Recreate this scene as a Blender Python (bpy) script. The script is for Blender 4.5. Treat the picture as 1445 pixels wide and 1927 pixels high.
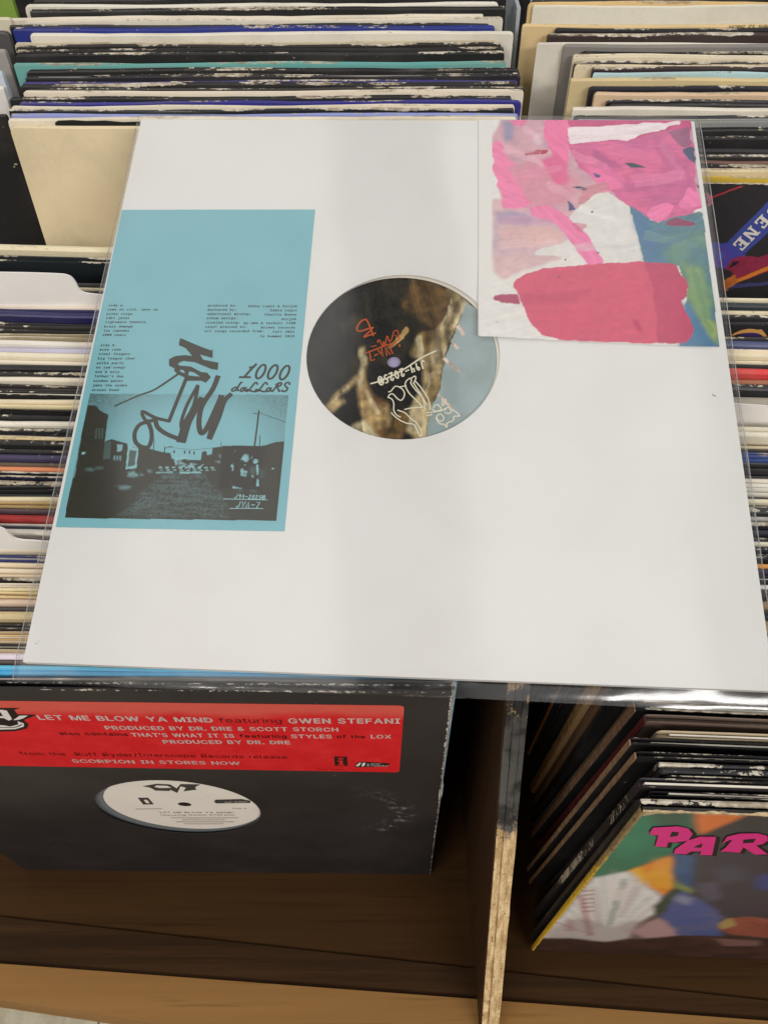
import bpy, math, random
import numpy as np
from mathutils import Matrix, Vector

random.seed(4)
RNG = np.random.RandomState(7)
for o in list(bpy.data.objects):
    bpy.data.objects.remove(o)
SC = bpy.context.scene
COL = SC.collection

# ------------------------------------------------------------------ camera
PW, PH, FOC = 1445.0, 1927.0, 1440.0          # photograph size and focal length in its pixels
CC = np.array([PW / 2, PH / 2])
CAM = np.array([0.0, 0.0, 1.30])
_d = np.array([738 - CC[0], 2400 - CC[1], FOC]); _d /= np.linalg.norm(_d)   # plumb line seen from the camera
_z = -_d
_x = np.array([1.0, 0, 0]) - _z[0] * _z; _x /= np.linalg.norm(_x)
_y = np.cross(_z, _x)
RW = np.stack([_x, _y, _z])                   # world = RW @ (right, down, forward)
cam = bpy.data.cameras.new('camera'); cam_o = bpy.data.objects.new('camera', cam); COL.objects.link(cam_o)
cam.sensor_fit = 'VERTICAL'; cam.sensor_height = 36.0; cam.lens = 36.0 * FOC / PH
cam.clip_start = 0.01; cam.clip_end = 60
_cr = RW @ np.diag([1, -1, -1.0])
_m = Matrix([list(_cr[i]) + [CAM[i]] for i in range(3)] + [[0, 0, 0, 1]])
cam_o.matrix_world = _m
SC.camera = cam_o

# ------------------------------------------------------------------ light (shop ceiling lights)
world = bpy.data.worlds.new('World'); SC.world = world; world.use_nodes = True
bg = world.node_tree.nodes['Background']
bg.inputs['Color'].default_value = (1.0, 0.97, 0.92, 1); bg.inputs['Strength'].default_value = 0.10
def area(name, loc, target, sx, sy, rad, color):
    l = bpy.data.lights.new(name, 'AREA'); l.shape = 'RECTANGLE'; l.size = sx; l.size_y = sy
    l.energy = rad * math.pi * sx * sy; l.color = color
    o = bpy.data.objects.new(name, l); COL.objects.link(o); o.location = loc
    o.rotation_euler = (Vector(target) - Vector(loc)).to_track_quat('-Z', 'Y').to_euler()
    return o
for sx_, w_, col_ in ((-1.75, .8, (1, .955, .90)), (-.62, .75, (1, .97, .93)), (.50, .75, (1, .985, .965)), (1.65, .8, (1, .99, .985))):      # rows of ceiling lights
    area('ceiling_light', (sx_, 0.45, 3.1), (sx_, 0.45, 0), w_, 4.2, 0.88, col_)
area('fluorescent_panel_right', (1.2, -1.7, 2.2), (0.1, 0.2, 0.9), 1.5, 0.35, 14.0, (1, 0.975, 0.94))
area('fluorescent_panel_left', (-1.3, -1.5, 2.2), (-0.1, 0.2, 0.9), 1.4, 0.35, 12.0, (1, 0.94, 0.85))
SC.view_settings.view_transform = 'Standard'; SC.view_settings.look = 'None'
SC.view_settings.exposure = 0.30; SC.view_settings.gamma = 1.0
SC.cycles.max_bounces = 6; SC.cycles.transparent_max_bounces = 16
SC.cycles.use_adaptive_sampling = True; SC.cycles.adaptive_threshold = 0.02
SC.cycles.use_denoising = True
try:
    SC.cycles.denoiser = 'OPENIMAGEDENOISE'
except Exception:
    pass

# ------------------------------------------------------------------ helpers
def ray(u, v):
    return RW @ np.array([u - CC[0], v - CC[1], FOC])
def hit(u, v, p, n):
    r = ray(u, v); return CAM + r * (((np.asarray(p) - CAM) @ n) / (r @ n))
def lin(c):
    out = []
    for k in c[:3]:
        k = k / 255.0
        out.append(k / 12.92 if k <= .04045 else ((k + .055) / 1.055) ** 2.4)
    return np.array(out)
VEIL, GAIN = 0.070, 0.90
def seen(c):                                   # colour read through the glossy film -> paper colour
    return np.clip((lin(c) - VEIL) / GAIN, 0.004, 0.86)

class Frame:
    """a flat surface with an origin and axes a (right), b (up), n (towards viewer)"""
    def __init__(s, t, R):
        s.t = np.array(t, float); R = np.array(R, float)
        a = R[:, 0] / np.linalg.norm(R[:, 0]); b = R[:, 1] - a * (a @ R[:, 1]); b /= np.linalg.norm(b)
        s.R = np.stack([a, b, np.cross(a, b)], 1)
    def mat(s):
        return Matrix([list(s.R[i]) + [s.t[i]] for i in range(3)] + [[0, 0, 0, 1]])
    def loc(s, u, v):                          # sight line through photo point -> local (a, b)
        q = s.R.T @ (hit(u, v, s.t, s.R[:, 2]) - s.t); return q[:2]
    def locs(s, pts):
        return [s.loc(u, v) for u, v in pts]

def zpts(pts, ox, oy, sc):
    return [(ox + x / sc, oy + y / sc) for x, y in pts]

def link(o, parent=None):
    COL.objects.link(o)
    if parent is not None:
        o.parent = parent
    return o
def tag(o, label, cat=None, group=None, kind=None):
    o['label'] = label
    if cat: o['category'] = cat
    if group: o['group'] = group
    if kind: o['kind'] = kind
    return o
def empty(name, mat=None):
    o = bpy.data.objects.new(name, None); COL.objects.link(o); o.empty_display_size = .02
    if mat is not None: o.matrix_world = mat
    return o
def mesh_obj(name, verts, faces, mat, parent=None, smooth=False):
    me = bpy.data.meshes.new(name); me.from_pydata([tuple(map(float, v)) for v in verts], [], faces); me.update()
    if smooth:
        me.polygons.foreach_set('use_smooth', [True] * len(me.polygons))
    o = bpy.data.objects.new(name, me)
    if mat is not None: me.materials.append(mat)
    return link(o, parent)

# ------------------------------------------------------------------ materials
def newmat(name):
    m = bpy.data.materials.new(name); m.use_nodes = True
    nt = m.node_tree; b = nt.nodes['Principled BSDF']
    return m, nt, b
def N(nt, t, **kw):
    n = nt.nodes.new(t)
    for k, v in kw.items():
        if hasattr(n, k): setattr(n, k, v)
    return n
def L(nt, a, b): nt.links.new(a, b)
def mth(nt, op, a, b=None, clamp=False):
    n = nt.nodes.new('ShaderNodeMath'); n.operation = op; n.use_clamp = clamp
    for i, v in enumerate((a, b)):
        if v is None: continue
        if isinstance(v, (int, float)): n.inputs[i].default_value = v
        else: nt.links.new(v, n.inputs[i])
    return n.outputs[0]
def mixc(nt, fac, a, b, blend='MIX'):
    n = nt.nodes.new('ShaderNodeMix'); n.data_type = 'RGBA'; n.blend_type = blend
    for i, v in ((0, fac), (6, a), (7, b)):
        if isinstance(v, (int, float)): n.inputs[i].default_value = v
        elif isinstance(v, (tuple, list, np.ndarray)): n.inputs[i].default_value = (*[float(q) for q in v[:3]], 1)
        else: nt.links.new(v, n.inputs[i])
    return n.outputs[2]
def noise(nt, vec, scale, detail=3, rough=.6, vscale=None):
    if vscale is not None:
        mp = nt.nodes.new('ShaderNodeMapping'); mp.inputs['Scale'].default_value = vscale
        nt.links.new(vec, mp.inputs['Vector']); vec = mp.outputs[0]
    n = nt.nodes.new('ShaderNodeTexNoise'); n.inputs['Scale'].default_value = scale
    n.inputs['Detail'].default_value = detail; n.inputs['Roughness'].default_value = rough
    nt.links.new(vec, n.inputs['Vector'])
    return n.outputs['Fac']
def ramp(nt, v, lo, hi):
    n = nt.nodes.new('ShaderNodeMapRange'); n.inputs[1].default_value = lo; n.inputs[2].default_value = hi
    n.interpolation_type = 'SMOOTHSTEP'
    nt.links.new(v, n.inputs[0]); return n.outputs[0]

def flat(name, c, rough=.6, var=.0, scale=60, spec=.15, raw=None):
    m, nt, b = newmat(name)
    col = raw if raw is not None else lin(c)
    b.inputs['Roughness'].default_value = rough; b.inputs['Specular IOR Level'].default_value = spec
    if var > 0:
        tc = N(nt, 'ShaderNodeTexCoord')
        f = noise(nt, tc.outputs['Object'], scale, 4)
        L(nt, mixc(nt, ramp(nt, f, .3, .7), col * (1 - var), np.clip(col * (1 + var), 0, .9)), b.inputs['Base Color'])
    else:
        b.inputs['Base Color'].default_value = (*[float(q) for q in col], 1)
    return m

def jacket_material(name, pale):
    """card jacket: object colour, with chips and fraying that follow the edges (amount = object property wear)"""
    m, nt, b = newmat(name)
    tc = N(nt, 'ShaderNodeTexCoord'); oi = N(nt, 'ShaderNodeObjectInfo')
    at = N(nt, 'ShaderNodeAttribute'); at.attribute_type = 'OBJECT'; at.attribute_name = 'wear'
    wear = at.outputs['Fac']
    off = N(nt, 'ShaderNodeVectorMath', operation='ADD')
    cmb = N(nt, 'ShaderNodeCombineXYZ')
    rnd = mth(nt, 'MULTIPLY', oi.outputs['Random'], 37.0)
    for i in range(3): L(nt, rnd, cmb.inputs[i])
    L(nt, tc.outputs['Object'], off.inputs[0]); L(nt, cmb.outputs[0], off.inputs[1])
    P = off.outputs[0]
    sep = N(nt, 'ShaderNodeSeparateXYZ'); L(nt, tc.outputs['Object'], sep.inputs[0])
    dt = mth(nt, 'MULTIPLY', sep.outputs[2], -1.0)
    dt = mth(nt, 'MAXIMUM', dt, 0.0)
    ds = mth(nt, 'SUBTRACT', 0.157, mth(nt, 'ABSOLUTE', sep.outputs[0]))
    ds = mth(nt, 'ADD', mth(nt, 'MULTIPLY', mth(nt, 'MAXIMUM', ds, 0.0), 2.0), .0007)
    dist = mth(nt, 'MINIMUM', dt, mth(nt, 'ADD', ds, 0.0004))
    crn = mth(nt, 'ADD', dt, ds)                            # corners wear most
    dist = mth(nt, 'MINIMUM', dist, mth(nt, 'MULTIPLY', crn, .45))
    lo = noise(nt, P, 26, 2, .5, (1, .3, .6))
    hi = noise(nt, P, 380, 4, .72, (.6, 1, 1.1))
    amp = mth(nt, 'MULTIPLY', wear, mth(nt, 'ADD', mth(nt, 'MULTIPLY', lo, 2.6), -.78))
    val = mth(nt, 'ADD', mth(nt, 'MULTIPLY', hi, 1.0), mth(nt, 'MULTIPLY', amp, .90))
    val = mth(nt, 'SUBTRACT', val, mth(nt, 'MULTIPLY', dist, 300.0))
    chip = ramp(nt, val, .77, .81)
    # stray scuffs on the face
    sc = noise(nt, P, 420, 2, .5)
    scuff = mth(nt, 'MULTIPLY', ramp(nt, sc, .735, .76), ramp(nt, mth(nt, 'SUBTRACT', .02, dist), 0.0, .02))
    scuff = mth(nt, 'MULTIPLY', scuff, wear)
    mot = noise(nt, P, 18, 5, .62)
    base = oi.outputs['Color']
    if pale:
        base = mixc(nt, mth(nt, 'MULTIPLY', ramp(nt, mot, .42, .72), .30), base, (.38, .33, .24), 'MIX')
        fine = noise(nt, P, 900, 2, .5)
        base = mixc(nt, mth(nt, 'MULTIPLY', ramp(nt, fine, .55, .75), .12), base, (.2, .16, .1))
        edge = mixc(nt, ramp(nt, noise(nt, P, 150, 3), .4, .62), (.62, .54, .40), (.30, .23, .15))
        fac = mth(nt, 'MULTIPLY', mth(nt, 'MAXIMUM', chip, scuff), .75)
        b.inputs['Roughness'].default_value = .62
    else:
        base = mixc(nt, mth(nt, 'MULTIPLY', ramp(nt, mot, .45, .75), .35), base, (.10, .09, .085))
        edge = mixc(nt, ramp(nt, noise(nt, P, 190, 3), .38, .62), (.64, .58, .48), (.34, .28, .20))
        fac = mth(nt, 'MAXIMUM', chip, scuff)
        b.inputs['Roughness'].default_value = .42
    L(nt, mixc(nt, fac, base, edge), b.inputs['Base Color'])
    b.inputs['Specular IOR Level'].default_value = .3
    bp = N(nt, 'ShaderNodeBump'); bp.inputs['Strength'].default_value = .35; bp.inputs['Distance'].default_value = .0006
    h = mth(nt, 'ADD', mth(nt, 'MULTIPLY', noise(nt, P, 60, 4), .8), mth(nt, 'MULTIPLY', chip, .5))
    L(nt, h, bp.inputs['Height']); L(nt, bp.outputs[0], b.inputs['Normal'])
    return m

M = {}
M['jacket_dark'] = jacket_material('dark_jacket_card', False)
M['jacket_pale'] = jacket_material('pale_jacket_card', True)
M['inner'] = flat('inner_sleeve_paper', (225, 218, 205), .7, .08, 40)

def white_card(name, c=.80):
    m, nt, b = newmat(name)
    tc = N(nt, 'ShaderNodeTexCoord'); P = tc.outputs['Object']
    f = noise(nt, P, 14, 5, .6); g = noise(nt, P, 420, 2, .5, (1, 1, 1)); fib = noise(nt, P, 700, 2, .5, (.25, 1, 1))
    col = mixc(nt, ramp(nt, f, .35, .75), (c, c * .995, c * .98), (c * .955, c * .945, c * .92))
    col = mixc(nt, mth(nt, 'MULTIPLY', ramp(nt, g, .70, .78), .22), col, (.42, .40, .37))
    dirt = mth(nt, 'MULTIPLY', ramp(nt, noise(nt, P, 95, 3, .7), .74, .80), .4)
    col = mixc(nt, dirt, col, (.45, .42, .38))
    L(nt, col, b.inputs['Base Color']); b.inputs['Roughness'].default_value = .5; b.inputs['Specular IOR Level'].default_value = .3
    bp = N(nt, 'ShaderNodeBump'); bp.inputs['Strength'].default_value = .12; bp.inputs['Distance'].default_value = .0003
    sep = N(nt, 'ShaderNodeSeparateXYZ'); L(nt, P, sep.inputs[0])
    rr = mth(nt, 'SQRT', mth(nt, 'ADD', mth(nt, 'MULTIPLY', sep.outputs[0], sep.outputs[0]), mth(nt, 'MULTIPLY', sep.outputs[1], sep.outputs[1])))
    ringh = ramp(nt, mth(nt, 'ABSOLUTE', mth(nt, 'SUBTRACT', rr, .1475)), .006, .0)
    bp2 = N(nt, 'ShaderNodeBump'); bp2.inputs['Strength'].default_value = .5; bp2.inputs['Distance'].default_value = .0011
    L(nt, mth(nt, 'ADD', mth(nt, 'MULTIPLY', noise(nt, P, 7, 2, .4), 1.6), mth(nt, 'MULTIPLY', mth(nt, 'MULTIPLY', ringh, noise(nt, P, 9, 2)), .35)), bp2.inputs['Height'])
    L(nt, mth(nt, 'ADD', fib, mth(nt, 'MULTIPLY', f, 2.0)), bp.inputs['Height']); L(nt, bp2.outputs[0], bp.inputs['Normal']); L(nt, bp.outputs[0], b.inputs['Normal'])
    return m
M['white_card'] = white_card('white_sleeve_card', .77)

def print_mat(name, rough=.55, spec=.10):
    m, nt, b = newmat(name)
    a = N(nt, 'ShaderNodeVertexColor'); a.layer_name = 'Col'
    tc = N(nt, 'ShaderNodeTexCoord'); f = noise(nt, tc.outputs['Object'], 900, 2, .5)
    col = mixc(nt, mth(nt, 'MULTIPLY', ramp(nt, f, .3, .7), .025), a.outputs['Color'], (.35, .34, .33))
    L(nt, col, b.inputs['Base Color']); b.inputs['Roughness'].default_value = rough; b.inputs['Specular IOR Level'].default_value = spec
    return m
M['print'] = print_mat('printed_paper'); M['gloss_print'] = print_mat('printed_gloss_cover', .34, .4)

def wood(name, c1, c2, scale=1.0, rough=.55, spec=.3, axis=0):
    m, nt, b = newmat(name)
    tc = N(nt, 'ShaderNodeTexCoord'); P = tc.outputs['Object']
    st = [1.0, 1.0, 1.0]; st[axis] = .03
    g = noise(nt, P, 90 * scale, 6, .7, tuple(st)); g2 = noise(nt, P, 9 * scale, 4, .6, tuple(st)); f = noise(nt, P, 500 * scale, 3, .6, tuple(st))
    v = mth(nt, 'ADD', mth(nt, 'MULTIPLY', g, .55), mth(nt, 'MULTIPLY', g2, .45))
    col = mixc(nt, ramp(nt, v, .36, .64), lin(c1), lin(c2))
    col = mixc(nt, mth(nt, 'MULTIPLY', ramp(nt, f, .55, .70), .38), col, lin(c1) * .45)
    L(nt, col, b.inputs['Base Color']); b.inputs['Roughness'].default_value = rough; b.inputs['Specular IOR Level'].default_value = spec
    bp = N(nt, 'ShaderNodeBump'); bp.inputs['Strength'].default_value = .3; bp.inputs['Distance'].default_value = .0006
    L(nt, g, bp.inputs['Height']); L(nt, bp.outputs[0], b.inputs['Normal'])
    return m
M['floor_ply'] = wood('shade_darkened_floor_ply', (58, 39, 20), (72, 49, 26), .6, .7, .08)  # mid-brown ply darkened: the shade inside the bin is put into its colour
M['rail_wood'] = wood('dark_stained_wood', (46, 31, 18), (72, 50, 29), 1.2, .65, .10)
M['lip_wood'] = wood('tan_lip_wood', (138, 100, 56), (158, 118, 70), .5, .6, .12)
M['black_panel'] = flat('black_painted_panel', (46, 44, 44), .45, .25, 40)

def divider_mat():
    m, nt, b = newmat('worn_black_painted_ply')
    tc = N(nt, 'ShaderNodeTexCoord'); P = tc.outputs['Object']
    sep = N(nt, 'ShaderNodeSeparateXYZ'); L(nt, P, sep.inputs[0])
    grain = noise(nt, P, 300, 4, .7, (1.0, .25, .25))
    woodc = mixc(nt, ramp(nt, grain, .35, .65), lin((186, 152, 104)), lin((234, 206, 158)))
    pit = noise(nt, P, 700, 2, .6)
    woodc = mixc(nt, ramp(nt, pit, .64, .70), woodc, lin((70, 50, 32)))
    blot = noise(nt, P, 130, 4, .7)
    paint = mixc(nt, ramp(nt, noise(nt, P, 60, 3), .4, .6), lin((50, 48, 47)), lin((92, 90, 88)))
    z = mth(nt, 'MULTIPLY', mth(nt, 'SUBTRACT', sep.outputs[2], .868), 26.0)
    keep = ramp(nt, mth(nt, 'ADD', z, mth(nt, 'MULTIPLY', mth(nt, 'SUBTRACT', blot, .5), 2.6)), -.15, .2)
    z2 = mth(nt, 'MULTIPLY', mth(nt, 'SUBTRACT', sep.outputs[2], .955), 30.0)          # top end is scuffed again
    wornT = ramp(nt, mth(nt, 'ADD', z2, mth(nt, 'MULTIPLY', mth(nt, 'SUBTRACT', blot, .5), 5.0)), .15, .5)
    keep = mth(nt, 'MULTIPLY', keep, mth(nt, 'SUBTRACT', 1.0, mth(nt, 'MULTIPLY', wornT, .55)))
    L(nt, mixc(nt, keep, woodc, paint), b.inputs['Base Color']); b.inputs['Roughness'].default_value = .6
    bp = N(nt, 'ShaderNodeBump'); bp.inputs['Strength'].default_value = .5; bp.inputs['Distance'].default_value = .0006
    L(nt, pit, bp.inputs['Height']); L(nt, bp.outputs[0], b.inputs['Normal'])
    return m
M['divider'] = divider_mat()

def film_mat():
    m, nt, b = newmat('clear_poly_film'); nt.nodes.remove(b)
    out = nt.nodes['Material Output']
    tc = N(nt, 'ShaderNodeTexCoord')
    bp = N(nt, 'ShaderNodeBump'); bp.inputs['Strength'].default_value = .10; bp.inputs['Distance'].default_value = .0006
    L(nt, noise(nt, tc.outputs['Object'], 38, 3, .5), bp.inputs['Height'])
    fr = N(nt, 'ShaderNodeFresnel'); fr.inputs['IOR'].default_value = 1.5
    ge = N(nt, 'ShaderNodeNewGeometry'); L(nt, mth(nt, 'SUBTRACT', 1.5, mth(nt, 'MULTIPLY', ge.outputs['Backfacing'], 1.5 - 1 / 1.5)), fr.inputs['IOR'])   # thin sheet: same from both sides
    fac = mth(nt, 'ADD', mth(nt, 'MULTIPLY', fr.outputs[0], 1.30), .012, True)
    tr = N(nt, 'ShaderNodeBsdfTransparent'); tr.inputs[0].default_value = (.955, .955, .955, 1)
    gl = N(nt, 'ShaderNodeBsdfGlossy'); gl.inputs['Roughness'].default_value = .12; gl.inputs[0].default_value = (1, 1, 1, 1)
    L(nt, bp.outputs[0], gl.inputs['Normal'])
    mx = N(nt, 'ShaderNodeMixShader'); L(nt, fac, mx.inputs[0]); L(nt, tr.outputs[0], mx.inputs[1]); L(nt, gl.outputs[0], mx.inputs[2])
    L(nt, mx.outputs[0], out.inputs['Surface'])
    return m
M['film'] = film_mat()
M['vinyl'] = flat('black_vinyl', (22, 22, 22), .3)
M['tab'] = flat('white_divider_plastic', (240, 236, 232), .45, .03, 25)

# ------------------------------------------------------------------ drawing on flat things
def ribbon(pts, w0, w1=None, closed=False):
    """outline strip along a line; returns verts (2d), faces"""
    P = [np.array(p, float) for p in pts]
    Q = [P[0]]
    for p in P[1:]:
        if np.linalg.norm(p - Q[-1]) > 1e-7: Q.append(p)
    P = Q; n = len(P); V = []; F = []
    if n < 2: return [], []
    w1 = w0 if w1 is None else w1
    for i in range(n):
        if closed: a, b = P[i - 1], P[(i + 1) % n]
        else: a, b = P[max(i - 1, 0)], P[min(i + 1, n - 1)]
        t = b - a; t /= (np.linalg.norm(t) + 1e-12); nn = np.array([-t[1], t[0]])
        w = (w0 + (w1 - w0) * i / (n - 1)) * .5
        p = P[i].copy()
        if not closed and i == 0: p = p - t * w * .6
        if not closed and i == n - 1: p = p + t * w * .6
        V += [p + nn * w, p - nn * w]
    for i in range(n - 1 + (1 if closed else 0)):
        j = (i + 1) % n; F.append((2 * i, 2 * i + 1, 2 * j + 1, 2 * j))
    return V, F
def smooth(pts, k=5, closed=False):
    P = [np.array(p, float) for p in pts]; n = len(P); out = []
    if n < 3: return P
    rng = range(n) if closed else range(n - 1)
    for i in rng:
        p0 = P[i - 1] if (closed or i > 0) else P[0]; p1 = P[i]; p2 = P[(i + 1) % n]
        p3 = P[(i + 2) % n] if (closed or i + 2 < n) else P[-1]
        for q in range(k):
            t = q / k
            out.append(.5 * ((2 * p1) + (-p0 + p2) * t + (2 * p0 - 5 * p1 + 4 * p2 - p3) * t * t + (-p0 + 3 * p1 - 3 * p2 + p3) * t ** 3))
    if not closed: out.append(P[-1])
    return out
class Ink:
    """collects flat ink marks on a frame and links them as one printed part"""
    def __init__(s, fr, h): s.fr, s.h, s.V, s.F = fr, h, [], []
    def add(s, V, F):
        k = len(s.V); s.V += [(v[0], v[1], s.h + (len(s.F) % 7) * 2e-6) for v in V]; s.F += [tuple(i + k for i in f) for f in F]
    def stroke(s, pts, w, w1=None, sm=5, closed=False):
        p = smooth(s.fr.locs(pts), sm, closed) if sm else s.fr.locs(pts)
        s.add(*ribbon(p, w, w1, closed))
    def poly(s, pts):
        p = s.fr.locs(pts); s.add(p, [tuple(range(len(p)))])
    def build(s, name, mat, parent):
        return mesh_obj(name, s.V, s.F, mat, parent)

import os
def bundled_font(name):
    try:
        return bpy.data.fonts.load(os.path.join(bpy.utils.system_resource('DATAFILES'), 'fonts', name), check_existing=True)
    except Exception:
        return None
SANS, MONO = bundled_font('Inter.woff2'), bundled_font('DejaVuSansMono.woff2')
GL = {}
def glyph(ch, bold, font=None):
    k = (ch, bold, font.name if font else '')
    if k not in GL:
        c = bpy.data.curves.new('glyph', 'FONT'); c.body = ch; c.size = 1.0
        if font is not None: c.font = font
        c.size = 1.0; c.resolution_u = 3; c.fill_mode = 'BOTH'
        o = bpy.data.objects.new('glyph', c); COL.objects.link(o)
        dg = bpy.context.evaluated_depsgraph_get(); dg.update()
        me = bpy.data.meshes.new_from_object(o.evaluated_get(dg))
        V = np.array([v.co[:2] for v in me.vertices]) if len(me.vertices) else np.zeros((0, 2))
        F = [tuple(p.vertices) for p in me.polygons]
        bpy.data.meshes.remove(me); bpy.data.objects.remove(o); bpy.data.curves.remove(c)
        if bold > 0 and len(V):                      # heavier weight: the same letter struck again slightly aside
            n = len(V); W = [V + np.array(d) * bold for d in ((-1, 0), (1, 0), (0, .8), (0, -.8))]
            V = np.concatenate(W); F = [tuple(i + q * n for i in f) for q in range(4) for f in F]
        GL[k] = (V, F)
    return GL[k]
ADV = {' ': .30}
def text_between(ink, s, p0, p1, cap, bold=.012, mono=False, thin=False, shear=0.0):
    """set a line of text from photo point p0 to p1 (baseline), cap height in metres"""
    a, b = np.array(ink.fr.loc(*p0)), np.array(ink.fr.loc(*p1)); d = b - a; Lg = np.linalg.norm(d); t = d / Lg; nn = np.array([-t[1], t[0]])
    k = cap / .73
    V = []; F = []
    if mono:
        adv = Lg / len(s); x = 0
        for ch in s:
            gv, gf = glyph(ch, bold, MONO if mono else SANS)
            if len(gv):
                gw = np.ptp(gv[:, 0]); gx = gv[:, 0].min(); w = min(gw * k, adv * .9); slab = ch in "ijr"
                sx = w / gw; off = x + (adv - w) / 2
                o = len(V)
                for q in gv:
                    V.append(a + t * (off + (q[0] - gx) * sx) + nn * q[1] * k)
                F += [tuple(i + o for i in f) for f in gf]
                if slab:
                    o = len(V); h = .085 * k; yb = -.0 * k if ch != 'j' else -.2 * k
                    for (ux, uy) in ((.1, yb), (.9, yb), (.9, yb + h), (.1, yb + h)): V.append(a + t * (x + adv * ux) + nn * uy)
                    F.append((o, o + 1, o + 2, o + 3))
                    if ch in '':
                        o = len(V); yt = (.53 if ch != 'l' else .72) * k
                        for (ux, uy) in ((.14, yt - h), (.5, yt - h), (.5, yt), (.14, yt)): V.append(a + t * (x + adv * ux) + nn * uy)
                        F.append((o, o + 1, o + 2, o + 3))
            x += adv
    else:
        ws = []
        for ch in s:
            gv, gf = glyph(ch, bold, MONO if mono else SANS); ws.append((np.ptp(gv[:, 0]) + .085) if len(gv) else .30)
        tot = sum(ws) - .085; sx = Lg / tot; x = 0
        for ch, w in zip(s, ws):
            gv, gf = glyph(ch, bold, MONO if mono else SANS)
            if len(gv):
                o = len(V); gx = gv[:, 0].min()
                for q in gv: V.append(a + t * ((x + q[0] - gx) * sx + shear * q[1] * k) + nn * q[1] * k)
                F += [tuple(i + o for i in f) for f in gf]
            x += w
    ink.add(V, F)

# --- colour grids: painted / photographic prints as coloured paper sheets
def vnoise(shape, cells, rng, octv=4):
    H, W = shape; out = np.zeros(shape); amp = 1.0; tot = 0
    for k in range(octv):
        cy = max(2, int(cells * H / max(H, W) * 2 ** k)) + 2; cx = max(2, int(cells * W / max(H, W) * 2 ** k)) + 2
        g = rng.rand(cy + 1, cx + 1)
        yy = np.linspace(0, cy - 1e-3, H); xx = np.linspace(0, cx - 1e-3, W)
        iy = yy.astype(int); ix = xx.astype(int); fy = (yy - iy)[:, None]; fx = (xx - ix)[None]
        fy = fy * fy * (3 - 2 * fy); fx = fx * fx * (3 - 2 * fx)
        a = g[iy][:, ix]; b = g[iy][:, ix + 1]; c = g[iy + 1][:, ix]; d = g[iy + 1][:, ix + 1]
        out += amp * ((a * (1 - fx) + b * fx) * (1 - fy) + (c * (1 - fx) + d * fx) * fy); tot += amp; amp *= .55
    return out / tot
_TAB = np.random.RandomState(77).rand(256, 256)
def vn(x, y):
    ix = np.floor(x).astype(int); iy = np.floor(y).astype(int); fx = x - ix; fy = y - iy
    fx = fx * fx * (3 - 2 * fx); fy = fy * fy * (3 - 2 * fy); g = lambda a, b: _TAB[a % 256, b % 256]
    return (g(ix, iy) * (1 - fx) + g(ix + 1, iy) * fx) * (1 - fy) + (g(ix, iy + 1) * (1 - fx) + g(ix + 1, iy + 1) * fx) * fy
def bristle(X, Y, ang, s=1.0):
    c, q = math.cos(ang), math.sin(ang); a = X * c + Y * q; b = -X * q + Y * c
    w = vn(a * 60 + 9, b * 60) * .004                       # bristle paths wander a little
    return .55 * vn(a * 55 * s, (b + w) * 900 * s) + .30 * vn(a * 120 * s + 40, (b + w) * 1900 * s) + .15 * vn(a * 260, b * 500)
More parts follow.
